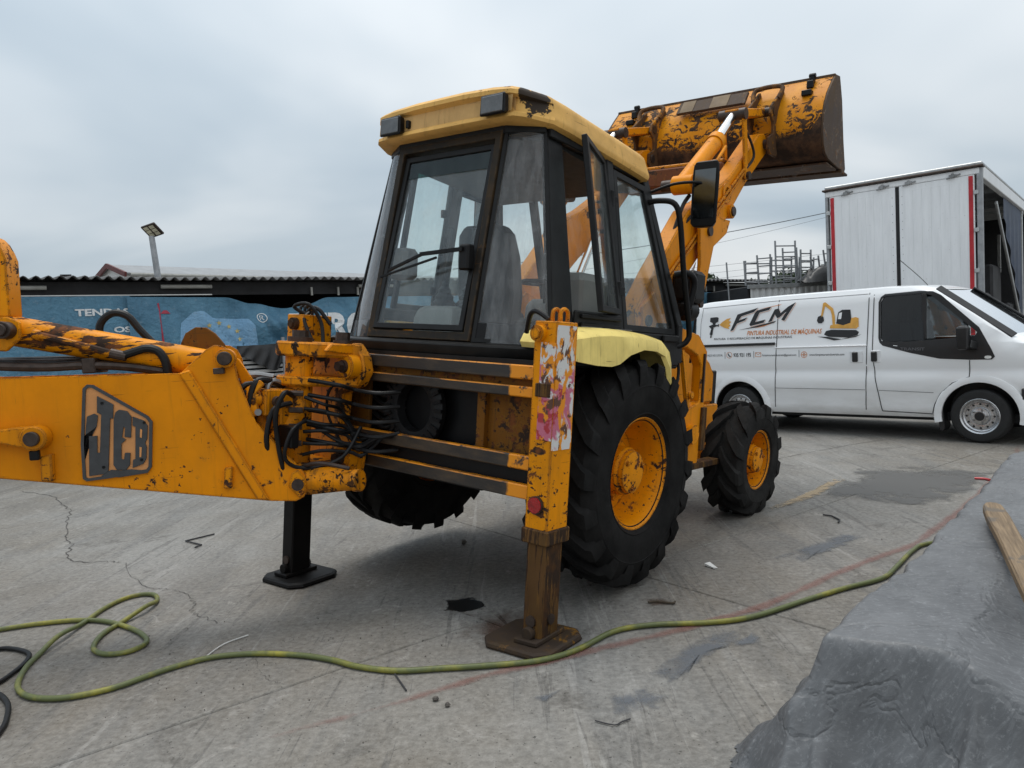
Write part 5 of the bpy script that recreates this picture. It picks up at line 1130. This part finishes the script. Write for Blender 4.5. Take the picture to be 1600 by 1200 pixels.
# (profile runs down the back, so the inside lies to the left of travel)
bk = G()
yl, yr2 = 1.13, -1.15
inn = inset(prof, .018)
ringp = prof + inn[::-1]
bk.loft([[(x, y, z) for x, z in ringp] for y in (yr2, yr2 * .5, 0, yl * .5, yl)])
m_, t = mat('bucket_shell'); oc = t.n('TexCoord').outputs['Object']; sp = t.n('SeparateXYZ', {0: oc})
a1 = t.noise(t.map(oc, (1, .8, 1.1), (.5, 0, 0)), 11, 10, .72, 1.1); a2 = t.noise(oc, 2.2, 5, .6)
zz = t.math('ADD', sp.outputs[2], t.math('MULTIPLY', t.math('SUBTRACT', a1, .5), .5))
low = t.step(zz, 3.56, 3.50)
v = t.math('ADD', t.math('ADD', a1, t.math('MULTIPLY', t.math('SUBTRACT', a2, .5), .5)), t.math('MULTIPLY', t.step(sp.outputs[2], 3.95, 3.5), .12))
mk = t.math('MAXIMUM', t.step(v, .575, .59), low)
base = t.mix(t.step(t.noise(oc, 4, 6, .6), .35, .7), (.56, .20, .004), (.72, .29, .006))
rc = t.mix(t.step(t.noise(oc, 8, 6, .65), .42, .66), (.030, .021, .017), (.10, .055, .032))
out(t, t.n('BsdfPrincipled', {'Base Color': t.mix(mk, base, rc), 'Roughness': t.math('ADD', .5, t.math('MULTIPLY', mk, .25)), 'Specular IOR Level': .15, 'Normal': t.n('Bump', {'Height': t.math('SUBTRACT', 1., mk), 'Strength': .4, 'Distance': .006}).outputs[0]}))
buck = part(bk, 'bucket', m_, None, 0, 40)
buck['label'] = 'raised loader bucket with chipped yellow back and bare steel floor'
side = prof + [(3.62, 3.36), (3.50, 3.60), (3.36, 3.95), (3.24, 4.14)]
for y0, y1 in ((yr2 - .022, yr2 - .002), (yl + .002, yl + .022)): part(G().prism(side, y0, y1), 'side_plate', bucket_bare, buck, .003)
part(G().box((3.10, yr2 - .02, 4.09), (3.17, yl + .02, 4.125), None), 'top_edge', bucket_bare, buck, .004)
part(G().box((3.48, yr2 - .03, 3.300), (3.68, yl + .03, 3.3225)), 'cutting_edge', bucket_bare, buck, .003)
part(G().box((3.10, yr2, 3.300), (3.40, yl, 3.318)), 'wear_plate', bucket_bare, buck, .003)
for s in (-1, 1):
    for d_ in (-.11, .11):
        y_ = s * .62 + d_
        part(G().prism([(2.70, 3.40), (2.76, 3.36), (2.90, 3.36), (3.0, 3.5), (2.94, 3.86), (3.02, 3.98), (2.98, 4.02), (2.86, 3.92), (2.72, 3.80), (2.70, 3.72), (2.78, 3.66), (2.80, 3.56), (2.70, 3.50)], y_ - .014, y_ + .014), 'bucket_ear', paint('ear_steel', (.10, .055, .03), .3, chip=(.03, .022, .018), rust=(.45, .18, .01), rough=.6) if (s, d_) == (-1, -.11) else MATS['ear_steel'], buck, .005)
    part(G().tube([(2.86, s*.62 - .12, 3.90), (2.93, s*.62 - .12, 4.03), (2.93, s*.62 + .12, 4.03), (2.86, s*.62 + .12, 3.90)], .022), 'ear_loop', MATS['ear_steel'], buck)
    part(G().cyl((2.78, s*.62 - .13, 3.76), (2.78, s*.62 + .13, 3.76), .042, n=16), 'ear_pin', darkmetal, buck)
    yh_ = s * (.98 if s < 0 else .88)
    part(G().box((2.985, yh_ - .03, 3.99), (3.03, yh_ + .03, 4.06)).box((3.03, yh_ - .022, 4.02), (3.08, yh_ + .022, 4.115)).cyl((3.05, yh_ - .03, 4.12), (3.05, yh_ + .03, 4.12), .022, n=12).box((2.90, yh_ - .045, 3.90), (2.97, yh_ + .045, 3.95)), 'hook_lug', blackp, buck, .005)
# striped level-indicator plate
lp = part(G().beam((2.90, .30, 3.965), (2.90, -.42, 3.965), .16, .03, (.75, 0, -.5)), 'level_plate', bucket_bare, buck, .004)
for y0, y1 in ((.26, .12), (-.06, -.24)):
    n_ = Vector((-.5, 0, -.75)).normalized()
    part(G().beam(Vector((2.90, y0, 3.965)) + Vector((-.832, 0, .555)) * .0175, Vector((2.90, y1, 3.965)) + Vector((-.832, 0, .555)) * .0175, .158, .004, (.75, 0, -.5)), 'stripe', simple('stripe_tan', (.17, .115, .06), .7) if y0 == .26 else MATS['stripe_tan'], lp)

# ------------------------------------------------------------ white panel van; frame: x forward, y left, z up, origin under the rear axle
VM = TR((4.292, 12.25, 0)) @ Matrix.Rotation(-.81582, 4, 'Z')
van = tag(empty('panel_van', VM), 'white panel van with orange and black decals parked behind the loader', 'van')
def ztop(x):
    return lerps2(x, [(-.80, 2.0), (-.72, 2.055), (.5, 2.075), (2.2, 2.07), (2.62, 2.045), (2.78, 2.0), (3.66, 1.335), (3.9, 1.24), (4.12, 1.10), (4.26, .86), (4.30, .6)])
def lerps2(x, pts):
    if x <= pts[0][0]: return pts[0][1]
    for (a, va), (b, vb) in zip(pts, pts[1:]):
        if x <= b: return va + (vb - va) * (x - a) / (b - a)
    return pts[-1][1]
def vw(z):
    return lerps2(z, [(.30, .90), (.36, .945), (.44, .960), (.64, .965), (.655, .972), (.86, .972), (.90, .955), (.96, .955), (1.0, .968), (1.26, .958), (1.30, .948), (1.95, .862), (2.02, .82), (2.06, .72)])
def plan(x):
    return lerps2(x, [(-.80, .965), (-.74, .99), (-.55, 1), (3.4, 1), (3.8, .975), (4.05, .92), (4.2, .82), (4.30, .66)])
ZS = [.30, .36, .44, .64, .655, .86, .90, .96, 1.0, 1.13, 1.26, 1.30, 1.5, 1.7, 1.85, 1.95, 2.0]
xsV = [-.80, -.74, -.6, -.3, 0, .3, .6, 1, 1.4, 1.8, 2.2, 2.5, 2.62, 2.70, 2.78, 2.9, 3.05, 3.2, 3.35, 3.5, 3.66, 3.78, 3.9, 4.0, 4.12, 4.2, 4.26, 4.30]
rings = []
for x in xsV:
    zt = ztop(x); pts = []
    for z in ZS:
        if z < zt - .05: pts.append((vw(z) * plan(x), z))
        else:
            wmax = vw(min(zt - .05, z)) * plan(x); pts.append((wmax * .985, zt - .05))
    wt = pts[-1][0]
    pts += [(wt * .97, zt - .022), (wt * .91, zt - .006), (wt * .7, zt + .006), (wt * .3, zt + .012)]
    rings.append([(x, -y, z) for y, z in pts] + [(x, y, z) for y, z in pts[::-1]])
vb = G().loft(rings)
body = vb.build('body', [van_white, van_black], van, smooth=30)
def cutter(g):
    o = g.build('cut', None); o.data.polygons.foreach_set('material_index', [1] * len(o.data.polygons)); o.data.materials.append(van_white); o.data.materials.append(van_black); return o
ARCH = [(0, .34, .43), (3.3, .34, .43)]
cuts = []
g = G()
for x, z, r in ARCH: cuts += [cutter(G().cyl((x, -1.2, z), (x, -.62, z), r, n=48)), cutter(G().cyl((x, .62, z), (x, 1.2, z), r, n=48))]
WIN = [(2.13, 1.36), (2.12, 1.86), (2.16, 1.93), (2.66, 1.935), (2.75, 1.90), (3.28, 1.40), (3.26, 1.36), (2.9, 1.33), (2.5, 1.31), (2.16, 1.32)]
cuts.append(cutter(G().prism(WIN, -1.3, 1.3)))
cuts.append(cutter(G().prism([(1.98, .95), (1.98, 1.97), (2.70, 1.97), (2.80, 1.985), (3.2, 1.95), (3.75, 1.5), (3.62, 1.34), (3.45, 1.25), (3.45, .95)], -.78, .78)))
body.matrix_world = Matrix.Identity(4); body.parent = None
for c in cuts:
    md = body.modifiers.new('b', 'BOOLEAN'); md.operation = 'DIFFERENCE'; md.object = c; md.solver = 'EXACT'
bpy.context.view_layer.update(); dg = bpy.context.evaluated_depsgraph_get()
nm = bpy.data.meshes.new_from_object(body.evaluated_get(dg)); body.modifiers.clear(); old = body.data; body.data = nm; bpy.data.meshes.remove(old)
for c in cuts: bpy.data.objects.remove(c)
nm.name = 'van_body'; nm.set_sharp_from_angle(angle=R(30)); body.parent = van; body.matrix_local = Matrix.Identity(4)
def vs_(x, z, off=.003): return (x, -(vw(z) * plan(x)) - off, z)
def vpoly(name, pts, m, parent=None, off=.003, th=0, k=8):
    """panel laid on the van's right side, subdivided so that it follows the bulge"""
    P = []
    for (x0, z0), (x1, z1) in zip(pts, pts[1:] + pts[:1]):
        for j in range(k): P.append((lerp(x0, x1, j / k), lerp(z0, z1, j / k)))
    g = G().add([vs_(x, z, off) for x, z in P], [list(range(len(P)))])
    return part(g, name, m, parent or van, 0, 0)
def vline(name, pts, wd, m, parent=None, off=.0045, k=10):
    P = []
    for (x0, z0), (x1, z1) in zip(pts, pts[1:]):
        for j in range(k): P.append(Vector((lerp(x0, x1, j / k), lerp(z0, z1, j / k))))
    P.append(Vector(pts[-1])); vs = []
    for i, p in enumerate(P):
        d = (P[min(i+1, len(P)-1)] - P[max(i-1, 0)]).normalized(); nn = Vector((-d.y, d.x)) * wd / 2
        for q in (p - nn, p + nn): vs.append(vs_(q.x, q.y, off))
    return part(G().add(vs, [(2*i, 2*i+1, 2*i+3, 2*i+2) for i in range(len(P)-1)]), name, m, parent or van, 0, 0)
# glass: thin panes set into the openings
def pane_side(name, pts, m, s, d=.012):
    P = []
    for (x0, z0), (x1, z1) in zip(pts, pts[1:] + pts[:1]):
        for j in range(4): P.append((lerp(x0, x1, j / 4), lerp(z0, z1, j / 4)))
    part(G().add([(x, s * (vw(z) - d), z) for x, z in P], [list(range(len(P)))]), name, m, van, 0, 0)
W1 = [(2.13, 1.345), (2.12, 1.86), (2.16, 1.93), (2.62, 1.935), (2.67, 1.32), (2.16, 1.32)]
W2 = [(2.70, 1.34), (2.68, 1.88), (3.27, 1.40), (3.0, 1.34)]
for s in (-1, 1):
    pane_side('door_window', W1, van_glass, s); pane_side('quarter_window', W2, van_screen, s)
    part(G().beam((2.675, s * .905, 1.33), (2.655, s * .855, 1.93), .06, .03, (0, 1, 0)), 'window_post', van_black, van, .004)
part(G().slab([P3(3.63, -.82, 1.335), P3(3.63, .82, 1.335), P3(2.80, .74, 1.985), P3(2.80, -.74, 1.985)], .006), 'windscreen', van_screen, van)
# black trim round the windows and the lower corner
trim = [(2.60, 1.975), (2.76, 1.955), (2.86, 1.90), (3.30, 1.46), (3.43, 1.20), (3.475, 1.09), (3.44, 1.055), (3.2, 1.055), (2.86, 1.075), (2.5, 1.16), (2.16, 1.265), (2.115, 1.31), (2.10, 1.37), (2.09, 1.86), (2.12, 1.93), (2.17, 1.965)]
inner = [(2.60, 1.935), (2.66, 1.935), (2.75, 1.90), (3.28, 1.40), (3.265, 1.375), (3.26, 1.36), (3.25, 1.357), (3.1, 1.35), (2.9, 1.33), (2.5, 1.31), (2.17, 1.32), (2.145, 1.33), (2.13, 1.36), (2.12, 1.86), (2.135, 1.90), (2.17, 1.93)]
for s in (-1, 1):
    rows = []
    for u in (0, .33, .67, 1):
        rows.append([(lerp(a[0], b[0], u), s * (vw(lerp(a[1], b[1], u)) + .004), lerp(a[1], b[1], u)) for a, b in zip(trim, inner)])
    part(G().loft(rows, caps=False), 'window_trim', van_black, van, 0, 40)
    part(G().beam((3.66, s*.87, 1.34), (2.80, s*.77, 2.0), .10, .025, (.5, s*.6, .6)), 'screen_pillar', van_black, van, .006)
    part(G().loft([[(3.10 + i, s*(1.02 + i), z), (3.22 - i, s*(1.0 + i), z), (3.24 - i, s*(1.20 - i), z), (3.12 + i, s*(1.22 - i), z)] for z, i in ((1.19, .02), (1.21, 0), (1.46, 0), (1.49, .02))]), 'door_mirror', van_black, van, .012)
    part(G().beam((3.25, s*.93, 1.22), (3.2, s*1.05, 1.26), .10, .10), 'mirror_arm', van_black, van, .01)
    fender = G().loft([[(3.3 + math.cos(a) * r, s * y, .34 + math.sin(a) * r) for r, y in ((.430, .955), (.432, .984), (.455, .990), (.52, .974), (.52, .93))] for a in [math.pi * (k / 24 * 1.12 - .06) for k in range(25)]], closed=True)
    part(fender, 'wheel_arch', van_white, van, 0, 40)
    fender = G().loft([[(math.cos(a) * r, s * y, .34 + math.sin(a) * r) for r, y in ((.430, .955), (.432, .984), (.455, .990), (.52, .974), (.52, .93))] for a in [math.pi * (k / 24 * 1.12 - .06) for k in range(25)]], closed=True)
    part(fender, 'wheel_arch', van_white, van, 0, 40)
part(G().tube([(2.64, -.60, 2.03), (2.52, -.62, 2.18), (2.30, -.66, 2.42)], .005, 6), 'aerial', van_black, van)
# cab inside
part(G().prism([(3.15, 1.0), (3.45, 1.0), (3.52, 1.28), (3.25, 1.32), (3.15, 1.22)], -.77, .77), 'dashboard', van_black, van, .02)
part(G().box((1.99, -.77, .96), (2.02, .77, 1.96)), 'bulkhead', inter_grey, van)
for y_ in (-.42, .15, .52):
    part(G().loft([[(2.2 - k, y_ - .22, z), (2.33 - k, y_ - .22, z), (2.33 - k, y_ + .22, z), (2.2 - k, y_ + .22, z)] for z, k in ((1.0, 0), (1.5, .06), (1.58, .08))]).box((2.22, y_ - .11, 1.58), (2.27, y_ + .11, 1.78)), 'van_seat', seat_m, van, .02)
part(G().lathe([(.18 + .014 * math.cos(k * 1.0472), .014 * math.sin(k * 1.0472)) for k in range(6)], (0, 0, 0), 'z', 24, closed=True), 'steering_wheel', van_black, van, 0, 40, TR((2.98, .42, 1.34)) @ Matrix.Rotation(R(-35), 4, 'Y'))
# seams
for pts in ([(.645, 2.0), (.63, 1.3), (.585, .38)], [(1.965, 2.0), (1.95, 1.2), (1.92, .38)], [(2.03, 1.97), (2.025, 1.2), (2.06, .8), (2.135, .37)], [(3.20, 1.05), (3.195, .84)], [(3.195, .84), (3.0, .76), (2.86, .62), (2.79, .48), (2.76, .36)], [(2.135, .37), (2.76, .35)]):
    vline('panel_gap', pts, .011, seam_m)
vline('panel_gap', [(-.68, 1.96), (.60, 1.99), (1.95, 1.985)], .007, print_grey)
vline('panel_gap', [(-.66, 1.95), (-.70, 1.7), (-.70, 1.42)], .006, print_grey)
vline('panel_gap', [(.60, .672), (1.92, .66)], .006, print_grey); vline('panel_gap', [(2.10, .655), (2.78, .632)], .006, print_grey)
part(G().box((-.74, -.985, 1.325), (.61, -.945, 1.365)), 'slide_rail', van_black, van, .006)
part(G().prism([(.61, 1.272), (1.95, 1.268), (1.95, 1.284), (.61, 1.288)], -.972, -.955), 'body_crease', van_white, van, .003)
for x0, x1 in ((1.72, 1.90), (2.005, 2.13)):
    hd = part(G().box((x0, -.975, 1.035), (x1, -.958, 1.205)), 'handle_recess', trailer_w, van, .008)
    hx = lerp(x0, x1, .42) if x0 < 2 else lerp(x0, x1, .36)
    part(G().box((hx - .04, -.995, 1.05), (hx + .04, -.972, 1.19)), 'door_handle', van_black, hd, .012)
# lower black parts
part(G().loft([[(x, -.985 * k, .36), (x, -.99 * k, .76), (x, -.93 * k, .77), (x, -.93 * k, .36)] for x, k in ((-.80, .97), (-.7, 1), (-.44, 1))]), 'rear_bumper_corner', van_black, van, .012)
part(G().loft([[(-.86, -.93, z), (-.80, -.97, z), (-.74, -.97, z), (-.74, .97, z), (-.80, .97, z), (-.86, .93, z)] for z in (.38, .72)]), 'rear_bumper', van_black, van, .012)
part(G().loft([[(x, -y - .012, z0), (x, -y - .014, z1), (x, -y + .1, z1), (x, -y + .1, z0)] for x, y, z0, z1 in ((3.745, .965, .30, .70), (3.95, .93, .26, .70), (4.15, .85, .25, .70), (4.30, .66, .25, .68))]), 'front_bumper_side', van_black, van, .012)
part(G().box((4.22, -.70, .26), (4.36, .70, .70)), 'front_bumper', van_black, van, .03)
part(G().prism([(2.83, .50), (2.87, .52), (2.90, .18), (2.88, .13), (2.84, .14), (2.825, .3)], -.95, -.70), 'mud_flap', van_black, van, .004)
part(G().box((-.3, -.80, .25), (4.0, .80, .36)), 'underbody', dark_in, van)
vpoly('side_marker', [(3.36, 1.085), (3.37, 1.10), (3.40, 1.105), (3.43, 1.10), (3.44, 1.085), (3.43, 1.07), (3.40, 1.065), (3.37, 1.07)], paper_m, None, .008)
# wheels
vt = G().lathe([(.215, -.10), (.225, -.115), (.26, -.122), (.31, -.115), (.332, -.095), (.34, -.06), (.34, .06), (.332, .1), (.3, .115), (.215, .1)], n=48).mesh('van_tyre'); vt.materials.append(tyre_road)
g = G().lathe([(.222, -.105), (.228, -.112), (.220, -.118), (.205, -.108), (.195, -.07), (.178, -.06), (.165, -.072), (.14, -.075), (.115, -.07), (.10, -.095), (.07, -.10), (.066, -.12), (.0, -.122)], n=48)
vr = g.mesh('van_rim', smooth=35); vr.materials.append(wheel_silver)
g = G()
for i in range(12):
    a = 6.2832 * i / 12; g.cyl((math.cos(a)*.152, -.0765, math.sin(a)*.152), (math.cos(a)*.152, -.070, math.sin(a)*.152), .014, n=10)
g.cyl((0, -.121, 0), (0, -.128, 0), .055, n=20)
vh = g.mesh('van_rim_holes'); vh.materials.append(van_black)
g = G()
for i in range(5):
    a = 6.2832 * i / 5; g.cyl((math.cos(a)*.085, -.095, math.sin(a)*.085), (math.cos(a)*.085, -.118, math.sin(a)*.085), .013, n=6)
vn = g.mesh('van_nuts'); vn.materials.append(steel)
for x, s in ((0, -1), (3.3, -1), (0, 1), (3.3, 1)):
    wv = empty('road_wheel', TR((x, s * .855, .34)) @ (Matrix.Rotation(math.pi, 4, 'Z') if s > 0 else Matrix.Identity(4)), van)
    link('tyre', vt, None, wv); link('rim', vr, None, wv); link('rim_slots', vh, None, wv); link('wheel_nuts', vn, None, wv)
# decals
dec = {}
def vtext(txt, x0, x1, z0, z1, m, bold=.01, sh=0., slope=0., off=.0065, name='decal_lettering'):
    text_flat(txt, lambda a, b: vs_(lerp(x0, x1, a) + sh * (lerp(z0, z1, b) - z0), lerp(z0, z1, b) + slope * a, off), bold).build(name, m, van, smooth=0, fix=False)
def dpoly(name, pts, m, off=.004): vpoly(name, pts, m, None, off + .003, k=3)
# big slanted letters, each its own print
SH = .42
def slant(pts, x0, z0, sx, sz, rise):
    return [(x0 + u * sx + v * sz * SH, z0 + v * sz + u * rise) for u, v in pts]
FF = [(0, 0), (.22, 0), (.30, .38), (.82, .42), (.92, .58), (.34, .56), (.42, .78), (1.25, .80), (1.45, 1.0), (.05, 1.0)]
CC = [(.10, .0), (1.0, .0), (1.04, .20), (.34, .20), (.38, .80), (1.02, .80), (1.10, 1.0), (.12, 1.0), (.02, .86), (-.04, .14)]
MM_ = [(0, 0), (.24, 0), (.26, .55), (.52, .20), (.66, .20), (.98, .60), (.86, .0), (1.10, -.16), (1.36, 1.24), (.96, 1.0), (.62, .58), (.36, 1.0), (.10, 1.0)]
for (L, x0, z0, sx, sz, rise, a) in ((FF, -.155, 1.565, .25, .255, .06, 1), (CC, .17, 1.625, .24, .235, .045, 1), (MM_, .485, 1.675, .245, .185, .032, 1)):
    dpoly('big_letter_outline', slant([(u + .05, v - .06) for u, v in L], x0, z0, sx, sz, rise), print_orange, .0030)
    dpoly('big_letter_outline', slant([(u + .03, v - .035) for u, v in L], x0, z0, sx, sz, rise), van_white, .0036)
    dpoly('big_letter', slant(L, x0, z0, sx, sz, rise), print_black, .0045)
dpoly('swoosh', [(-.02, 1.575), (.20, 1.61), (.62, 1.69), (.58, 1.66), (.30, 1.605)], print_black)
dpoly('swoosh', [(.20, 1.60), (.55, 1.655), (.42, 1.615), (.30, 1.60)], print_orange, .0035)
dpoly('swoosh', [(.26, 1.875), (.70, 1.935), (.66, 1.920)], print_orange, .0035)
vtext('PINTURA INDUSTRIAL DE MÁQUINAS', .135, 1.305, 1.475, 1.575, print_orange, .012, .2, -.02)
vtext('PINTURA  E RECUPERAÇÃO DE MÁQUINAS INDUSTRIAIS', -.44, .87, 1.425, 1.475, print_black, .006, 0, -.012)
vtext('SERVIÇO NO LOCAL', -.61, -.275, 1.165, 1.205, print_black, .004)
vtext('935 921 195', -.085, .215, 1.155, 1.215, print_black, .012)
vtext('fcmpinturasindustriais@gmail.com', .405, .945, 1.150, 1.190, print_black, .006, 0, -.006)
vtext('www.fcmpinturasindustriais.com', 1.14, 1.645, 1.140, 1.180, print_black, .008, 0, -.004)
vtext('TRANSIT', 2.385, 2.685, 1.195, 1.235, print_grey, .01, 0, -.01, .010)
for x in (-.235, .262, .985): vline('divider', [(x, 1.13), (x, 1.24)], .007, print_grey, None, .0055)
def ringdec(name, cx, cz, r0, r1, m, n=20): 
    part(G().loft([[vs_(cx + math.cos(6.2832*i/n)*r, cz + math.sin(6.2832*i/n)*r, .004) for i in range(n)] for r in (r0, r1)], caps=False), name, m, van, 0, 0)
ringdec('phone_icon', -.16, 1.187, .044, .050, print_orange)
dpoly('phone_icon', [(-.185, 1.21), (-.170, 1.215), (-.165, 1.195), (-.150, 1.178), (-.132, 1.175), (-.135, 1.160), (-.155, 1.160), (-.180, 1.185)], print_black)
for p in ([(.29, 1.155), (.38, 1.152)], [(.29, 1.218), (.38, 1.215)], [(.29, 1.155), (.29, 1.218)], [(.38, 1.152), (.38, 1.215)], [(.29, 1.218), (.335, 1.182), (.38, 1.215)]): vline('envelope_icon', p, .006, print_orange, None, .0055)
ringdec('globe_icon', 1.06, 1.168, .040, .047, print_orange); ringdec('globe_icon', 1.06, 1.168, .016, .021, print_orange)
for p in ([(1.015, 1.168), (1.105, 1.168)], [(1.06, 1.123), (1.06, 1.213)]): vline('globe_icon', p, .006, print_orange, None, .006)
for p in ([(-.735, 1.165), (-.665, 1.235)], [(-.735, 1.235), (-.665, 1.165)]): vline('tools_icon', p, .012, print_orange, None, .0055)
# spray gun picture
dpoly('spray_gun_picture', [(-.52, 1.80), (-.40, 1.805), (-.37, 1.79), (-.375, 1.73), (-.42, 1.71), (-.43, 1.685), (-.385, 1.675), (-.375, 1.69), (-.36, 1.69), (-.36, 1.65), (-.38, 1.65), (-.39, 1.66), (-.455, 1.64), (-.465, 1.60), (-.475, 1.52), (-.49, 1.515), (-.49, 1.475), (-.515, 1.475), (-.51, 1.52), (-.525, 1.53), (-.50, 1.62), (-.545, 1.665), (-.50, 1.68), (-.47, 1.69), (-.48, 1.715), (-.525, 1.735)], print_black)
dpoly('spray_mist_picture', [(-.355, 1.675), (-.30, 1.72), (-.22, 1.765), (-.15, 1.775), (-.19, 1.73), (-.14, 1.715), (-.18, 1.68), (-.15, 1.655), (-.19, 1.63), (-.17, 1.60), (-.26, 1.625), (-.31, 1.65)], print_gold, .0038)
# digger picture
dpoly('digger_picture', [(1.325, 1.905), (1.355, 1.915), (1.47, 1.82), (1.50, 1.70), (1.505, 1.58), (1.47, 1.58), (1.455, 1.72), (1.435, 1.79), (1.355, 1.86), (1.325, 1.72), (1.295, 1.70)], print_gold)
dpoly('digger_picture', [(1.24, 1.655), (1.255, 1.71), (1.30, 1.73), (1.335, 1.70), (1.345, 1.65), (1.315, 1.615), (1.265, 1.615)], print_black)
dpoly('digger_picture', [(1.43, 1.535), (1.80, 1.515), (1.835, 1.54), (1.83, 1.66), (1.79, 1.675), (1.72, 1.665), (1.72, 1.60), (1.52, 1.59), (1.44, 1.58)], print_gold, .0042)
dpoly('digger_picture', [(1.52, 1.60), (1.545, 1.755), (1.60, 1.79), (1.715, 1.785), (1.73, 1.66), (1.72, 1.60), (1.62, 1.57)], print_black, .0048)
dpoly('digger_picture', [(1.545, 1.66), (1.558, 1.745), (1.60, 1.755), (1.59, 1.66)], van_white, .0055)
dpoly('digger_picture', [(1.35, 1.45), (1.38, 1.50), (1.45, 1.515), (1.80, 1.495), (1.84, 1.465), (1.82, 1.425), (1.70, 1.395), (1.42, 1.415)], print_black, .0046)
dpoly('digger_picture', [(1.25, 1.425), (1.40, 1.415), (1.60, 1.375), (1.80, 1.40), (1.88, 1.435), (1.70, 1.385), (1.5, 1.36), (1.38, 1.395)], print_black, .0042)

# ------------------------------------------------------------ trailer; frame: x to the right along the rear, y forward (away), z up
TM = TR((6.33, 14.48, 0)) @ Matrix.Rotation(-.71082, 4, 'Z')
tr_ = tag(empty('curtain_trailer', TM), 'tall white box trailer with red edge strips, its right side open', 'trailer')
for x0, x1 in ((.03, 1.19), (1.255, 2.44)):
    d = part(G().box((x0, 0, 1.15), (x1, .045, 4.04)), 'rear_door', trailer_w, tr_, .008)
    k = 7; w__ = (x1 - x0 - .16) / k
    for i in range(k): part(G().box((x0 + .08 + i * w__ + .0012, -.004, 1.2), (x0 + .08 + (i + 1) * w__ - .0012, 0.002, 3.93)), 'door_panel', trailer_w, d, .002)
    xr = x0 + .02 if x0 < 1 else x1 - .085
    part(G().box((xr, -.013, 1.2), (xr + .065, -.003, 4.02)), 'red_strip', red_tape, d)
    for z in (1.6, 2.35, 3.05, 3.7):
        xx = x0 - .06 if x0 < 1 else x1 - .015; part(G().box((xx, -.03, z), (xx + .075, .02, z + .07)), 'hinge', alu, d, .006)
    rv = G()
    for i in range(18): rv.cyl((x0 + .05, -.004, 1.3 + .15 * i), (x0 + .05, .01, 1.3 + .15 * i), .007, n=6).cyl((x1 - .05, -.004, 1.3 + .15 * i), (x1 - .05, .01, 1.3 + .15 * i), .007, n=6)
    part(rv, 'rivets', galv, d)
    for xx in ((.35, .98) if x0 < 1 else (1.42, 2.12)): part(G().box((xx - .06, -.035, 4.05), (xx + .06, .0, 4.09)).cyl((xx - .10, -.03, 4.03), (xx + .12, -.03, 4.08), .014, n=8).box((xx - .02, -.05, 4.03), (xx + .02, -.02, 4.11)), 'lock_gear', steel, d, .004)
part(G().box((1.192, .01, 1.15), (1.253, .03, 4.03)), 'door_gap', dark_in, tr_)
part(G().box((-.05, -.005, 4.045), (2.52, .12, 4.15)), 'top_rail', trailer_w, tr_, .01)
part(G().box((-.09, -.06, 4.155), (2.58, .14, 4.19)), 'rain_gutter', darkmetal, tr_, .006)
part(G().box((-.06, 0, 4.192), (2.56, 12, 4.25)), 'roof', alu, tr_, .015)
for i in range(9): part(G().box((-.04, .6 + 1.3 * i, 4.12), (2.54, .68 + 1.3 * i, 4.19)), 'roof_bow', alu, tr_)
for x0, x1 in ((-.055, .0), (2.47, 2.56)): part(G().box((x0, .0, 1.0), (x1, .10, 4.15)), 'corner_post', galv, tr_, .01)
part(G().box((2.46, .14, 3.98), (2.56, 12, 4.19)), 'side_rail', trailer_w, tr_, .01); part(G().box((-.06, .14, 3.98), (.0, 12, 4.19)), 'side_rail', trailer_w, tr_, .01)
part(G().box((-.05, .14, 1.15), (-.02, 12, 3.98)), 'left_curtain', dark_in, tr_)
part(G().box((-.05, .05, 1.0), (2.54, 12, 1.15)), 'floor_deck', dark_in, tr_); part(G().box((-.05, 9.0, 1.15), (2.455, 9.1, 4.188)), 'front_bulkhead', dark_in, tr_)
part(G().box((.3, .4, .45), (2.2, 11, 1.0)), 'underframe', dark_in, tr_)
for y_ in (2.2, 3.5):
    for x0 in (.05, 2.1): part(G().cyl((x0, y_, .5), (x0 + .35, y_, .5), .5, n=28), 'trailer_wheel', tyre_road, tr_)
g = G(); n_ = 26
for i in range(n_):
    pass
vs = []
for i in range(30):
    for j in range(10): vs.append((2.50 + .02 * math.sin(i * .9) * (j / 9), 3.0 + 2.8 * i / 29, 3.97 - (.4 + 2.0 * i / 29) * j / 9))
part(G().add(vs, [(i*10 + j, (i+1)*10 + j, (i+1)*10 + j + 1, i*10 + j + 1) for i in range(29) for j in range(9)]), 'bunched_curtain', blue_curtain, tr_, 0, 60)
part(G().beam((2.46, 2.3, 3.80), (2.46, 5.8, 1.5), .08, .05, (1, 0, 0)), 'loose_pole', alu, tr_, .01)
part(G().box((2.44, 5.9, 1.1), (2.52, 6.0, 4.0)), 'side_post', alu, tr_, .01)
for x0, y0, w0, d0, h0 in ((1.5, .5, .8, .8, 1.3), (1.2, 1.6, 1.1, 1.2, .9), (.4, 3.0, 1.9, 1.2, 1.5), (1.6, 4.6, .8, .9, .7), (1.7, .4, .5, .6, .55)):
    part(G().box((x0, y0, 1.153), (x0 + w0, y0 + d0, 1.15 + h0)), 'cargo_crate', cargo_m, tr_, .05)
part(G().box((2.0, 6.1, 2.6), (2.06, 6.16, 3.5)), 'pale_slat', paper_m, tr_)
